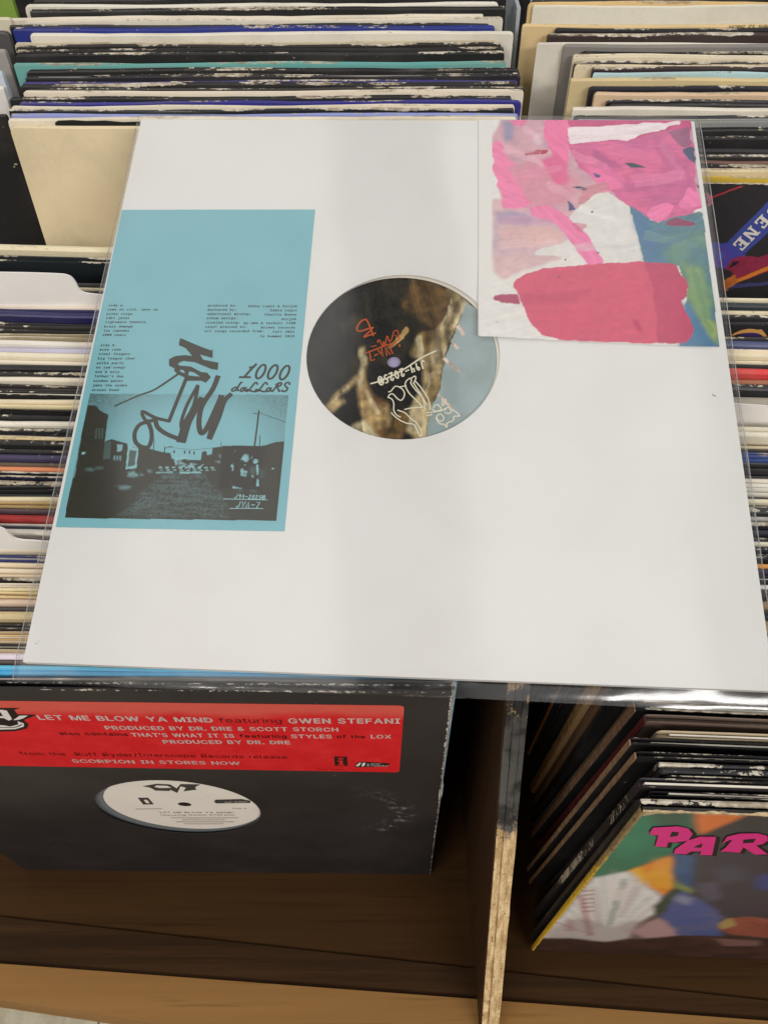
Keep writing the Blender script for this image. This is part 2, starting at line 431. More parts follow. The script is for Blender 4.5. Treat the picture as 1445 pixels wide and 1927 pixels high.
class Canvas:
    def __init__(s, fr, x0, x1, y0, y1, step, base, seed=1):
        s.fr = fr; s.rng = np.random.RandomState(seed)
        s.nx = int(round((x1 - x0) / step)) + 1; s.ny = int(round((y1 - y0) / step)) + 1
        s.x = np.linspace(x0, x1, s.nx); s.y = np.linspace(y0, y1, s.ny)
        s.X, s.Y = np.meshgrid(s.x, s.y)
        s.C = np.ones((s.ny, s.nx, 3)) * np.array(base)[None, None]
        s.wx = (vnoise(s.X.shape, 22, s.rng, 4) - .5); s.wy = (vnoise(s.X.shape, 22, s.rng, 4) - .5)
        s.st = vnoise((s.ny, max(6, s.nx // 9)), 70, s.rng, 3)[:, np.minimum(np.arange(s.nx) // 9, max(6, s.nx // 9) - 1)]
        s.n1 = vnoise(s.X.shape, 7, s.rng, 5); s.n2 = vnoise(s.X.shape, 30, s.rng, 4); s.n3 = vnoise(s.X.shape, 60, s.rng, 3)
    def mask(s, pts, rough=.0, soft=0):
        P = np.array(s.fr.locs(pts)); x = s.X + s.wx * rough; y = s.Y + s.wy * rough
        m = np.zeros(s.X.shape, bool); n = len(P); j = n - 1
        for i in range(n):
            xi, yi = P[i]; xj, yj = P[j]
            c = ((yi > y) != (yj > y)) & (x < (xj - xi) * (y - yi) / (yj - yi + 1e-15) + xi)
            m ^= c; j = i
        m = m.astype(float)
        for _ in range(soft):
            p = np.pad(m, 2, mode='edge'); m = sum(p[2:-2, i:i + s.nx] for i in range(5)) / 5
            p = np.pad(m, 2, mode='edge'); m = sum(p[i:i + s.ny, 2:-2] for i in range(5)) / 5
        return m
    def fill(s, pts, col, rough=.001, soft=0, alpha=1.0, mott=0.0, col2=None, dry=0.0, brush=None, load=.5, bm=.34):
        br = None
        if brush is not None:
            br = bristle(s.X, s.Y, brush); ms = s.mask(pts, rough * 1.3, 2)
            m = np.clip((ms * (1 + load) - .30 - br * .75) * 7, 0, 1) * alpha
        else:
            m = s.mask(pts, rough, soft) * alpha
        if dry: m = m * np.clip((s.n2 - dry) * 6, 0, 1)
        col = np.array(col); c = np.ones_like(s.C) * col
        if col2 is not None:
            f = np.clip((s.n1 - .5) * 4 + .5, 0, 1)[..., None]; c = c * (1 - f) + np.array(col2) * f
        if mott: c = c * (1 + (s.n2 - .5)[..., None] * mott)
        if br is not None: c = c * (1 + (br - .5)[..., None] * bm)
        s.C = s.C * (1 - m[..., None]) + c * m[..., None]
    def build(s, name, mat, parent, h, lift=None, keep=None):
        Z = np.full(s.X.shape, h)
        if lift is not None: Z = Z + lift(s.X, s.Y)
        V = np.stack([s.X, s.Y, Z], -1).reshape(-1, 3)
        ii = np.arange(s.ny * s.nx).reshape(s.ny, s.nx)
        q = np.stack([ii[:-1, :-1], ii[:-1, 1:], ii[1:, 1:], ii[1:, :-1]], -1)
        if keep is not None: 
            k = keep(s.X, s.Y); kk = k[:-1, :-1] | k[:-1, 1:] | k[1:, 1:] | k[1:, :-1]; q = q[kk]
        q = q.reshape(-1, 4)
        me = bpy.data.meshes.new(name); me.vertices.add(len(V)); me.vertices.foreach_set('co', V.ravel())
        me.loops.add(q.size); me.loops.foreach_set('vertex_index', q.ravel().astype(np.int32))
        me.polygons.add(len(q)); me.polygons.foreach_set('loop_start', np.arange(0, q.size, 4, dtype=np.int32))
        me.update(calc_edges=True); me.validate()
        ca = me.color_attributes.new('Col', 'FLOAT_COLOR', 'POINT')
        ca.data.foreach_set('color', np.concatenate([np.clip(s.C, .002, .9).reshape(-1, 3), np.ones((len(V), 1))], 1).astype(np.float32).ravel())
        me.materials.append(mat)
        o = bpy.data.objects.new(name, me); return link(o, parent)

HAND = {  # hand lettering in a 1 x 1 box
 'J': [[(.75, 1), (.68, .35), (.5, .05), (.2, .0), (.05, .2)]], '9': [[(.75, .75), (.5, .98), (.25, .78), (.45, .55), (.75, .75), (.7, .3), (.6, 0)]],
 '4': [[(.25, .95), (.2, .5), (.75, .55)], [(.75, .95), (.68, 0)]], '-': [[(.1, .48), (.9, .5)]], '2': [[(.15, .75), (.45, 1), (.75, .8), (.5, .4), (.1, 0), (.85, .04)]],
 '0': [[(.5, 1), (.2, .7), (.2, .25), (.5, 0), (.8, .3), (.8, .75), (.5, 1)]], '5': [[(.85, .98), (.35, .95), (.25, .58), (.65, .55), (.75, .25), (.5, .0), (.12, .06)]],
 'V': [[(.1, 1), (.4, 0), (.85, 1)]], 'A': [[(.05, 0), (.5, 1), (.9, 0)], [(.25, .4), (.75, .4)]], 'a': [[(.05, 0), (.5, 1), (.8, 0)]], '7': [[(.1, .95), (.9, .98), (.4, 0)]],
 'c': [[(.7, .65), (.5, .75), (.3, .5), (.45, .25), (.7, .32)], [(.5, 1.05), (.1, .85), (.0, .45), (.2, .05), (.6, -.05), (.98, .25), (1.0, .65), (.8, .95), (.5, 1.05)]],
 ' ': []}
def hand_text(ink, s, p0, p1, up, w, aspect=1.0, slant=.0, widths=None):
    """handwriting: p0->p1 baseline in photo points, up = photo point above p0 at letter height"""
    a, b, c = [np.array(ink.fr.loc(*p)) for p in (p0, p1, up)]; d = (b - a) / len(s); e = c - a
    for i, ch in enumerate(s):
        for st in HAND[ch]:
            pts = [a + d * (i + .1 + .8 * (x + slant * y)) + e * y for x, y in st]
            ink.add(*ribbon(smooth(pts, 4) if len(pts) > 3 else pts, w))

# ================================================================== THE SETTING
Zn = np.array([0, 0, 1.0])
def tile_floor():
    m, nt, b = newmat('cream_vinyl_tile')
    tc = N(nt, 'ShaderNodeTexCoord'); P = tc.outputs['Object']
    col = mixc(nt, ramp(nt, noise(nt, P, 22, 5, .7), .4, .66), lin((214, 204, 178)), lin((186, 174, 146)))
    col = mixc(nt, mth(nt, 'MULTIPLY', ramp(nt, noise(nt, P, 90, 3, .7), .6, .7), .5), col, lin((150, 138, 112)))
    L(nt, col, b.inputs['Base Color']); b.inputs['Roughness'].default_value = .4
    return m
m_tile = tile_floor()
groundv = [(-4, -3, -.012), (4, -3, -.012), (4, 5, -.012), (-4, 5, -.012)]
g = mesh_obj('floor', groundv, [(0, 1, 2, 3)], flat('floor_grout', (120, 110, 92), .8)); tag(g, 'cream tiled shop floor seen below the bin', kind='structure')
def box(x0, x1, y0, y1, z0, z1):
    V = [(x, y, z) for z in (z0, z1) for y in (y0, y1) for x in (x0, x1)]
    return V, [(0, 2, 3, 1), (4, 5, 7, 6), (0, 1, 5, 4), (2, 6, 7, 3), (0, 4, 6, 2), (1, 3, 7, 5)]
TS = .305
tv, tf = box(0, TS - .003, 0, TS - .003, -.012, 0.0)
tmesh = None
for i in range(-3, 2):
    for j in range(-1, 4):
        if tmesh is None:
            o = mesh_obj('tile', tv, tf, m_tile, g); tmesh = o.data
        else:
            o = bpy.data.objects.new('tile', tmesh); link(o, g)
        o.location = (i * TS - .115, j * TS - .06, 0)

# ================================================================== RECORD BIN (two tiers)
bin_f = empty('record_bin', Matrix.Translation((0, 0, 0)))
tag(bin_f, 'worn plywood record bin with a raked divider and low front lip', 'bin')
def slab(name, poly, z0, z1, mat, parent):
    n = len(poly); V = [(x, y, z0) for x, y in poly] + [(x, y, z1) for x, y in poly]
    F = [tuple(range(n - 1, -1, -1)), tuple(range(n, 2 * n))] + [(i, (i + 1) % n, n + (i + 1) % n, n + i) for i in range(n)]
    return mesh_obj(name, V, F, mat, parent)
def lineY(p, q):                                # y along a line through two floor points
    return lambda x: p[1] + (q[1] - p[1]) / (q[0] - p[0]) * (x - p[0])
zf = .686
l1 = lineY((-.289, .1885), (-.013, .161)); l2 = lineY((-.278, .157), (-.0, .1385)); l3 = lineY((-.269, .1345), (-.16, .121))
xa, xb = -.46, .60
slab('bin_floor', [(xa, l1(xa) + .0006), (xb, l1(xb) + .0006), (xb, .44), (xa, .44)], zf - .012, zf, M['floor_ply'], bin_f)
slab('front_rail', [(xa, l2(xa) + .0005), (xb, l2(xb) + .0005), (xb, l1(xb)), (xa, l1(xa))], zf - .018, zf + .0015, M['rail_wood'], bin_f)
slab('front_lip', [(xa, l3(xa)), (xb, l3(xb) - .0), (xb, l2(xb)), (xa, l2(xa))], zf - .022, zf + .004, M['lip_wood'], bin_f)
# back wall of the front tier and floor of the back tier
slab('back_board', [(xa, .452), (xb, .452), (xb, .462), (xa, .462)], zf - .01, .80, M['black_panel'], bin_f)
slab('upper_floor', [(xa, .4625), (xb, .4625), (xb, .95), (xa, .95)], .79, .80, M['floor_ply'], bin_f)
slab('rear_board', [(xa, .951), (xb, .951), (xb, .961), (xa, .961)], .70, 1.24, M['black_panel'], bin_f)

# raked divider: three plies side by side
def yz_plate(name, prof, x0, x1, mat, parent, jag=0.0, seed=0):
    rg = random.Random(seed)
    P = []
    n = len(prof)
    for i in range(n):
        a = np.array(prof[i]); b = np.array(prof[(i + 1) % n]); k = 26 if (i == 0 and jag > 0) else 1
        for q in range(k):
            p = a + (b - a) * q / k
            if jag > 0 and i == 0 and q > 0: p = p + np.array([rg.uniform(-jag, jag), 0])
            P.append(p)
    n = len(P)
    V = [(x0 + (rg.uniform(-jag, jag) * .35 if jag else 0), y, z) for y, z in P] + [(x1 + (rg.uniform(-jag, jag) * .35 if jag else 0), y, z) for y, z in P]
    F = [tuple(range(n)), tuple(range(2 * n - 1, n - 1, -1))] + [(i, n + i, n + (i + 1) % n, (i + 1) % n) for i in range(n)]
    return mesh_obj(name, V, F, mat, parent)
dv = empty('divider', Matrix.Identity(4)); dv.parent = bin_f
RK = lambda z: .117 + (z - .703) * (.093 / .257)      # front edge of the divider
def dprof(z0, z1, dy=0.0, back=.45):
    top = 1.02
    return [(RK(z0) + dy, z0), (RK(z1) + dy, z1), (back, z1 + (.02 if z1 > 1 else 0)), (back, z0)]
yz_plate('left_ply', dprof(.727, 1.005), .0600, .0640, M['divider'], dv, .0006, 1)
yz_plate('left_ply', dprof(.688, .7215, .0006), .0600, .0638, M['divider'], dv, .0005, 2)
yz_plate('middle_ply', dprof(.676, 1.005, -.0016), .0641, .0676, M['divider'], dv, .0005, 3)
yz_plate('right_ply', dprof(.676, 1.005, -.0004), .0677, .0712, M['divider'], dv, .0006, 4)
yz_plate('dark_side_skin', dprof(.6885, 1.003, .0009), .0592, .0599, wood('dark_side_wood', (52, 34, 18), (72, 48, 26), 1.0, axis=2), dv)  # thin dark sheet laid on the left ply to darken that side
# upper tier divider between the two back stacks, painted black, with a pale grey strip beside it
def uprof(y0, y1, z0, z1): return [(y0, z0), (y0, z1), (y1, z1 + .06), (y1, z0)]
yz_plate('upper_divider', uprof(.47, .95, .80, 1.10), .0905, .0965, M['black_panel'], bin_f)
mst = flat('pale_grey_strip', (176, 184, 190), .35, .1)
yz_plate('pale_strip', [(.60, 1.08), (.60, 1.175), (.95, 1.215), (.95, 1.08)], .0880, .0904, mst, bin_f)

# ================================================================== RECORD JACKETS
def jacket_mesh(w, h, t, rg, open_top=False, warp=.0008, cr=.004, frame_hole=False):
    xs = [-w / 2, -w / 2 + cr * .12, -w / 2 + cr * .45, -w / 2 + cr]
    k = 20; xs += [-w / 2 + cr + (w - 2 * cr) * i / k for i in range(1, k)]
    xs += [w / 2 - cr, w / 2 - cr * .45, w / 2 - cr * .12, w / 2]
    if open_top:
        sec = [(-.5, -h), (-.5, -h * .5), (-.5, -.02), (-.5, -.001), (-.42, 0), (-.30, -.0004), (-.26, -.004), (.26, -.004), (.30, -.0004), (.42, 0), (.5, -.001), (.5, -.02), (.5, -h * .5), (.5, -h)]
    else:
        sec = [(-.5, -h), (-.5, -h * .5), (-.5, -.02), (-.5, -.0011), (-.34, -.0003), (0, 0), (.34, -.0003), (.5, -.0011), (.5, -.02), (.5, -h * .5), (.5, -h)]
    p1, p2, p3 = rg.uniform(0, 6), rg.uniform(0, 6), rg.uniform(0, 6); f1, f2 = rg.uniform(7, 14), rg.uniform(25, 60)
    V = []; ns = len(sec)
    for x in xs:
        e = max(0, abs(x) - (w / 2 - cr)); dz = cr - math.sqrt(max(cr * cr - e * e, 0))
        yb = warp * math.sin(f1 * x + p1) + warp * .35 * math.sin(f2 * x + p2)
        zb = .0004 * math.sin(f2 * .8 * x + p3) + rg.uniform(-.00018, .00018)
        for (sy, z) in sec:
            top = max(0.0, 1 + z / .12)
            V.append((x, sy * t + yb * (.25 + .75 * top), z + (zb - dz) * (1 if z > -.03 else 0) + (dz if z <= -h + 1e-6 else 0)))
    F = []
    n = len(xs)
    for i in range(n - 1):
        for j in range(ns):
            j2 = (j + 1) % ns
            F.append((i * ns + j, (i + 1) * ns + j, (i + 1) * ns + j2, i * ns + j2))
    F.append(tuple(range(ns - 1, -1, -1))); F.append(tuple((n - 1) * ns + j for j in range(ns)))
    return V, F
ORD = ['', 'first', 'second', 'third', 'fourth', 'fifth', 'sixth', 'seventh', 'eighth', 'ninth', 'tenth', 'eleventh', 'twelfth', 'thirteenth', 'fourteenth', 'fifteenth', 'sixteenth', 'seventeenth', 'eighteenth', 'nineteenth']
TENS = {20: 'twent', 30: 'thirt', 40: 'fort', 50: 'fift', 60: 'sixt', 70: 'sevent', 80: 'eight'}
def ordinal(n):
    if n < 20: return ORD[n]
    t = n // 10 * 10
    return TENS[t] + 'ieth' if n % 10 == 0 else TENS[t] + 'y-' + ORD[n % 10]
def place(name, p, yaw, lean, mesh, mat, color, wear, label, group):
    o = mesh_obj(name, mesh[0], mesh[1], mat)
    o.matrix_world = Matrix.Translation(p) @ Matrix.Rotation(math.radians(yaw), 4, 'Z') @ Matrix.Rotation(math.radians(lean), 4, 'X')
    # lean > 0: top comes towards the viewer (-y)
    o.color = (*[float(c) for c in color], 1); o['wear'] = float(wear)
    tag(o, label, 'record', group)
    for f in o.data.polygons: f.use_smooth = False
    return o
WARM = lin
STK = []
def stack(rows, ref_u, plane_p, slope, xl, yaw, lean, where, group, seed, ulist=False, slope_v=0.0):
    """rows from back to front: (v, look, rgb, wear, opts). v = height in the photo at column ref_u where the top edge starts"""
    rg = random.Random(seed)
    n = np.array([0, -slope, 1.0]); n /= np.linalg.norm(n)
    pts = []
    for r in rows:
        u = r[4].get('u', ref_u) if len(r) > 4 else ref_u
        pts.append(hit(u, r[0], np.array(plane_p), n))
    out = []
    for i, r in enumerate(rows):
        v, look, rgb, wear = r[:4]; op = r[4] if len(r) > 4 else {}
        f = i / max(1, len(rows) - 1)
        yw = yaw[0] + (yaw[1] - yaw[0]) * f + rg.uniform(-.25, .25) * op.get('j', 1); ln = lean[0] + (lean[1] - lean[0]) * f
        q = pts[i]
        nxt = pts[i + 1] if i + 1 < len(rows) else None
        gap = (q[1] - nxt[1]) if nxt is not None else .006
        t = op.get('t', max(.0008, min(gap * .86, .0042)))
        if 'xl' in op: x_left = op['xl']
        elif 'ul' in op: x_left = hit(op['ul'], v, np.array(plane_p), n)[0]
        elif 'ur' in op: x_left = hit(op['ur'], v + op.get('dv', 0), np.array(plane_p), n)[0] - .314
        else: x_left = xl + rg.uniform(-.004, .004)
        xc = x_left + .157
        dz = op.get('dz', rg.uniform(-.0006, .0004))
        yc = q[1] - t * .5 + math.tan(math.radians(yw)) * (xc - q[0])
        lum = np.mean(lin(rgb)); pale = lum > .16
        opn = op.get('open', (wear > .3 and rg.random() < .4 and t > .0016))
        col = lin(rgb)
        col = col * min(1.18, .82 / col.max()) if pale else col
        m = jacket_mesh(.314, .314, t, rg, opn, warp=op.get('warp', min(.0007, gap * .10)), cr=op.get('cr', rg.choice([.0012, .002, .003])))
        o = place('record_jacket', (xc, yc, q[2] + dz), yw, ln, m, M['jacket_pale' if pale else 'jacket_dark'], col, wear,
                  '%s, %s from back, %s' % (look, ordinal(i + 1), where), group)
        if opn:
            V, F = box(-.152, .152, -.0004, .0004, -.30, -.0012)
            w = mesh_obj('inner_sleeve', V, F, M['inner'], o)
            w.location = (rg.uniform(-.004, .004), rg.uniform(-.1, .1) * t, rg.uniform(-.002, .0006))
        if 'spine' in op:
            V, F = box(-.1578, -.1571, -t * .48, t * .48, -.3135, -.0008)
            w = mesh_obj('spine', V, F, flat('spine_card', op['spine'], .7, .3, 120), o)
        out.append(o)
    STK.append(out)
    return out

CREAM = (226, 214, 186); WHITE = (232, 226, 214); BLK = (40, 39, 40); NAVY = (42, 44, 92); TAN = (186, 166, 128)
A = [
 (459, 'thick cream jacket', (224, 212, 180), .45, {'t': .0045}), (481, 'black jacket with torn white top edge', (34, 40, 44), .95),
 (519, 'dark grey jacket behind the white tab', (70, 70, 70), .4, {'dz': -.003, 't': .002}), (528, 'cream jacket behind the white tab', (200, 188, 160), .4, {'dz': -.003, 't': .002}), (536, 'black jacket right behind the white tab', BLK, .3, {'dz': -.003, 't': .003}),
 (562, 'black jacket with brown torn edge', (52, 44, 38), .95, {'t': .002}), (571, 'plain cream jacket', (226, 214, 200), .1), (580, 'navy jacket', (50, 50, 98), .35, {'t': .0012}), (585, 'deep navy jacket', (44, 44, 96), .12),
 (604, 'black jacket with chipped edge', BLK, .7), (612, 'black jacket with faint grey lines', (50, 48, 46), .3), (619, 'thin black jacket', BLK, .6), (625, 'tan grey jacket', (150, 138, 112), .55), (638, 'clean white jacket', (236, 230, 220), .05),
 (650, 'pale lavender jacket', (178, 176, 196), .1), (662, 'ivory jacket', (240, 230, 206), .05), (675, 'bone white jacket', (230, 220, 200), .05), (684, 'glossy black jacket', BLK, .15), (698, 'black jacket with big chips', (48, 46, 44), .8),
 (709, 'off white jacket', (236, 226, 206), .1), (721, 'black jacket with brown scuff', (46, 40, 38), .5), (729, 'plain black jacket', BLK, .2), (737, 'black jacket with thin pale edge', BLK, .35, {'open': True}), (748, 'warm cream jacket', (238, 222, 190), .1),
 (758, 'yellowed cream jacket', (214, 200, 160), .2), (766, 'thin black jacket with grey edge', BLK, .35), (772, 'black jacket with white line', BLK, .3, {'open': True}), (779, 'black jacket with torn corner pieces', (36, 36, 38), .85),
 (791, 'creased white jacket', (228, 222, 208), .2), (804, 'black jacket with large white patch', (50, 50, 50), .75), (813, 'dark navy jacket', (36, 38, 48), .35, {'open': True}), (818, 'tan jacket with wavy torn edge', (220, 198, 150), .6), (828, 'black jacket behind the lavender patch', (44, 44, 44), .5), (842, 'black jacket with fine lines', (50, 48, 48), .3), (847, 'thin charcoal jacket', (46, 44, 46), .3),
 (853, 'purple black jacket', (72, 66, 96), .3), (866, 'brown jacket with pale line', (98, 84, 70), .5), (876, 'salmon orange jacket', (204, 128, 92), .1), (887, 'navy jacket with torn white edge', (42, 42, 62), .95), (901, 'black jacket with speckled edge', (44, 44, 42), .75),
 (915, 'black jacket with a white nick', (42, 44, 44), .65), (928, 'dark green black jacket', (40, 48, 46), .2), (934, 'cream jacket with frayed edge', (222, 210, 176), .8), (944, 'brown kraft jacket', (176, 150, 104), .4), (956, 'dark mauve jacket', (88, 70, 78), .3),
 (964, 'dark red jacket', (168, 52, 52), .15), (982, 'grey white jacket', (204, 196, 186), .2), (988, 'blue black jacket', (40, 46, 68), .3), (995, 'greyish white jacket', (214, 208, 198), .15), (1012, 'thin black jacket behind the lower tab', BLK, .25, {'dz': -.002}),
 (1030, 'cream jacket in front of the lower tab', (226, 212, 188), .15), (1043, 'black jacket with blue sparkle print', (54, 62, 116), .55), (1057, 'beige jacket', (226, 208, 180), .1), (1067, 'bright cream jacket', (242, 226, 200), .05), (1077, 'tan edged jacket', (204, 186, 158), .3), (1085, 'black jacket with ragged edge', (40, 38, 38), .9),
 (1095, 'crumpled white jacket', (224, 214, 194), .5), (1105, 'pale yellow jacket', (226, 212, 172), .25), (1113, 'stained cream jacket', (228, 208, 164), .45), (1127, 'jacket with red pinstripe edge', (208, 184, 164), .5), (1140, 'charcoal jacket', (76, 72, 72), .2),
 (1150, 'wide beige jacket', (206, 186, 142), .3), (1174, 'black jacket with scratched edge', (66, 60, 58), .5), (1187, 'thin tan jacket', (190, 166, 130), .2), (1192, 'golden brown stained jacket', (232, 200, 140), .4), (1205, 'thin cream jacket', (212, 190, 156), .2), (1209, 'black jacket with white specks', (62, 56, 56), .5),
 (1222, 'thin khaki jacket', (180, 162, 130), .2), (1226, 'pale lilac jacket', (214, 202, 214), .12), (1244, 'dark brown jacket', (92, 76, 68), .2), (1250, 'sky blue jacket', (86, 184, 222), .06, {'t': .0022}), (1259, 'bright blue jacket', (62, 158, 208), .06), (1274, 'pinkish white jacket', (224, 200, 190), .1, {'t': .0028})]
stack(A, 4, (0, .187, .9915), .50, -.286, (-3.2, -.9), (10, 6.4), 'left front bin', 'records in the left front bin', 11)

B = [
 (-8, 'black jacket at the top edge', BLK, .4, {'u': 500, 'ur': 952}), (3, 'white jacket at the top', (236, 230, 216), .2, {'u': 500, 'ur': 938, 'dv': 6}), (13, 'wide black jacket', (40, 40, 40), .5, {'u': 500, 'ur': 952, 'dv': 12}),
 (27, 'white jacket with worn line', (232, 222, 204), .35, {'u': 500, 'ur': 909, 'dv': 8, 't': .003}), (36, 'white jacket with a creased corner', (226, 218, 202), .4, {'u': 500, 'ur': 946, 'dv': 8, 't': .002}), (44, 'thin black jacket', (40, 40, 42), .5, {'u': 500, 'ur': 920, 'dv': 10}), (50, 'royal blue jacket', (42, 54, 136), .5, {'u': 500, 'ur': 931, 'dv': 10}),
 (60, 'white jacket with a bent corner', (232, 226, 212), .3, {'u': 500, 'ur': 966, 'dv': 14}), (78, 'grey cream jacket', (190, 180, 154), .6, {'u': 500, 'ul': 27, 't': .0012}), (82, 'cream edged black jacket', (44, 42, 40), .75, {'u': 500, 'ul': 30}), (90, 'black jacket with grey edge', (42, 40, 40), .6, {'u': 500, 'ul': 32, 'open': True}),
 (97, 'black jacket with chipped face', (38, 38, 38), .55, {'u': 500, 'ul': 31}), (118, 'teal jacket with torn orange corner', (98, 162, 158), .75, {'u': 500, 'ul': 28, 't': .003}), (128, 'black jacket in front of the teal one', (38, 38, 38), .5, {'u': 500, 'ul': 50}), (139, 'black jacket with a white line', (40, 38, 44), .55, {'u': 500, 'ul': 48, 'open': True}),
 (149, 'deep violet jacket', (62, 56, 120), .55, {'u': 500, 'ur': 974, 't': .0015}), (154, 'black jacket with ragged corner', (46, 44, 44), .8, {'u': 500, 'ul': 38}), (164, 'charcoal jacket', (56, 54, 52), .6, {'u': 500, 'ul': 50, 't': .0015}), (171, 'white jacket with dark flecks', (228, 216, 198), .4, {'u': 500, 'ul': 45, 't': .0025}),
 (179, 'black jacket with chipped corner', (40, 40, 40), .7, {'u': 500, 'ul': 20}), (190, 'royal violet jacket standing out at the right', (52, 50, 140), .5, {'u': 500, 'ur': 979, 'dv': -16, 't': .0016}), (197, 'white jacket with a blank corner', (226, 216, 196), .35, {'u': 500, 'ur': 968, 't': .0018}), (203, 'black jacket with white scuffs', (38, 40, 42), .85, {'u': 500, 'ul': 18}),
 (213, 'pale blue jacket', (134, 144, 200), .5, {'u': 120, 'ul': 22, 't': .0018}), (219, 'white jacket with torn black patch', (222, 212, 192), .5, {'u': 60, 'ul': 17, 't': .003, 'open': False}), (234, 'yellowed cream jacket facing out', (238, 220, 182), .4, {'u': 60, 'ul': 20, 't': .0035, 'open': False, 'cr': .003})]
stack(B, 500, (0, .508, 1.138), .47, -.232, (-.6, -.8), (3, -2), 'left back bin', 'records in the left back bin', 22)

C = [
 (-14, 'pale blue grey jacket at the top corner', (196, 204, 206), .2, {'ul': 1000}), (-4, 'black jacket at the top corner', BLK, .3, {'ul': 1000, 't': .0018}), (2, 'tan jacket with yellow stains', (214, 184, 130), .5, {'ul': 994}), (11, 'white paper sleeve', (222, 220, 208), .15, {'ul': 1003, 't': .0012, 'open': False}),
 (42, 'tan jacket with printed lettering on its edge', (212, 186, 138), .45, {'ul': 983, 't': .0035, 'open': False}), (50, 'black jacket with frayed corner', (36, 36, 38), .75, {'ul': 1044}), (60, 'brown black jacket with torn white edge', (66, 54, 50), .95, {'ul': 1030, 'open': False}), (79, 'white sleeve with a dark disc behind', (214, 208, 196), .25, {'ul': 1011, 't': .0012, 'open': False}),
 (81, 'silver grey jacket', (126, 122, 120), .3, {'ul': 1060}), (95, 'glossy black jacket', (34, 34, 38), .55, {'ul': 1092}), (102, 'cream jacket with a rounded corner', (222, 210, 184), .45, {'ul': 1078}), (114, 'dark speckled jacket', (62, 56, 54), .8, {'ul': 1080}),
 (119, 'cream jacket with a frayed corner', (214, 198, 170), .7, {'ul': 1082, 't': .0016}), (125, 'black jacket with red marks', (54, 42, 44), .6, {'ul': 1114}), (136, 'pale blue jacket', (170, 200, 206), .35, {'ul': 1116, 't': .0014}), (144, 'khaki tan jacket', (206, 186, 140), .5, {'ul': 1073}),
 (158, 'black jacket with lacquered edge', (34, 34, 44), .7, {'ul': 1108}), (171, 'wrinkled pink tan jacket', (206, 178, 148), .6, {'ul': 1118}), (187, 'black jacket with a glossy edge', (34, 32, 34), .6, {'ul': 1140}), (194, 'plain black jacket', (34, 32, 34), .3, {'ul': 1145}), (201, 'white jacket in clear plastic', (222, 214, 200), .25, {'ul': 1076, 'open': False}),
 (216, 'thin black jacket in plastic', (40, 40, 44), .5, {'ul': 1080}), (224, 'silver jacket with bright edge', (132, 134, 136), .35, {'ul': 1085, 'open': True}), (237, 'wide black jacket', (44, 43, 44), .4, {'ul': 1085}), (254, 'black jacket with long scratches', (44, 43, 44), .45, {'ul': 1085}), (277, 'black jacket with grey lines', (48, 46, 48), .55, {'ul': 1085}),
 (288, 'black brown jacket', (52, 48, 48), .45, {'ul': 1085}), (299, 'brown jacket', (112, 78, 64), .2, {'ul': 1085}), (307, 'thin black jacket with chips', (48, 44, 48), .6, {'ul': 1085}), (314, 'cream jacket with brown streaks', (226, 206, 164), .5, {'ul': 1085}), (330, 'yellow edged jacket', (196, 166, 60), .6, {'ul': 1085, 't': .0016})]
stack(C, 1240, (0, .508, 1.138), .47, .12, (-2.2, -2.6), (5, 1), 'right back bin', 'records in the right back bin', 33)

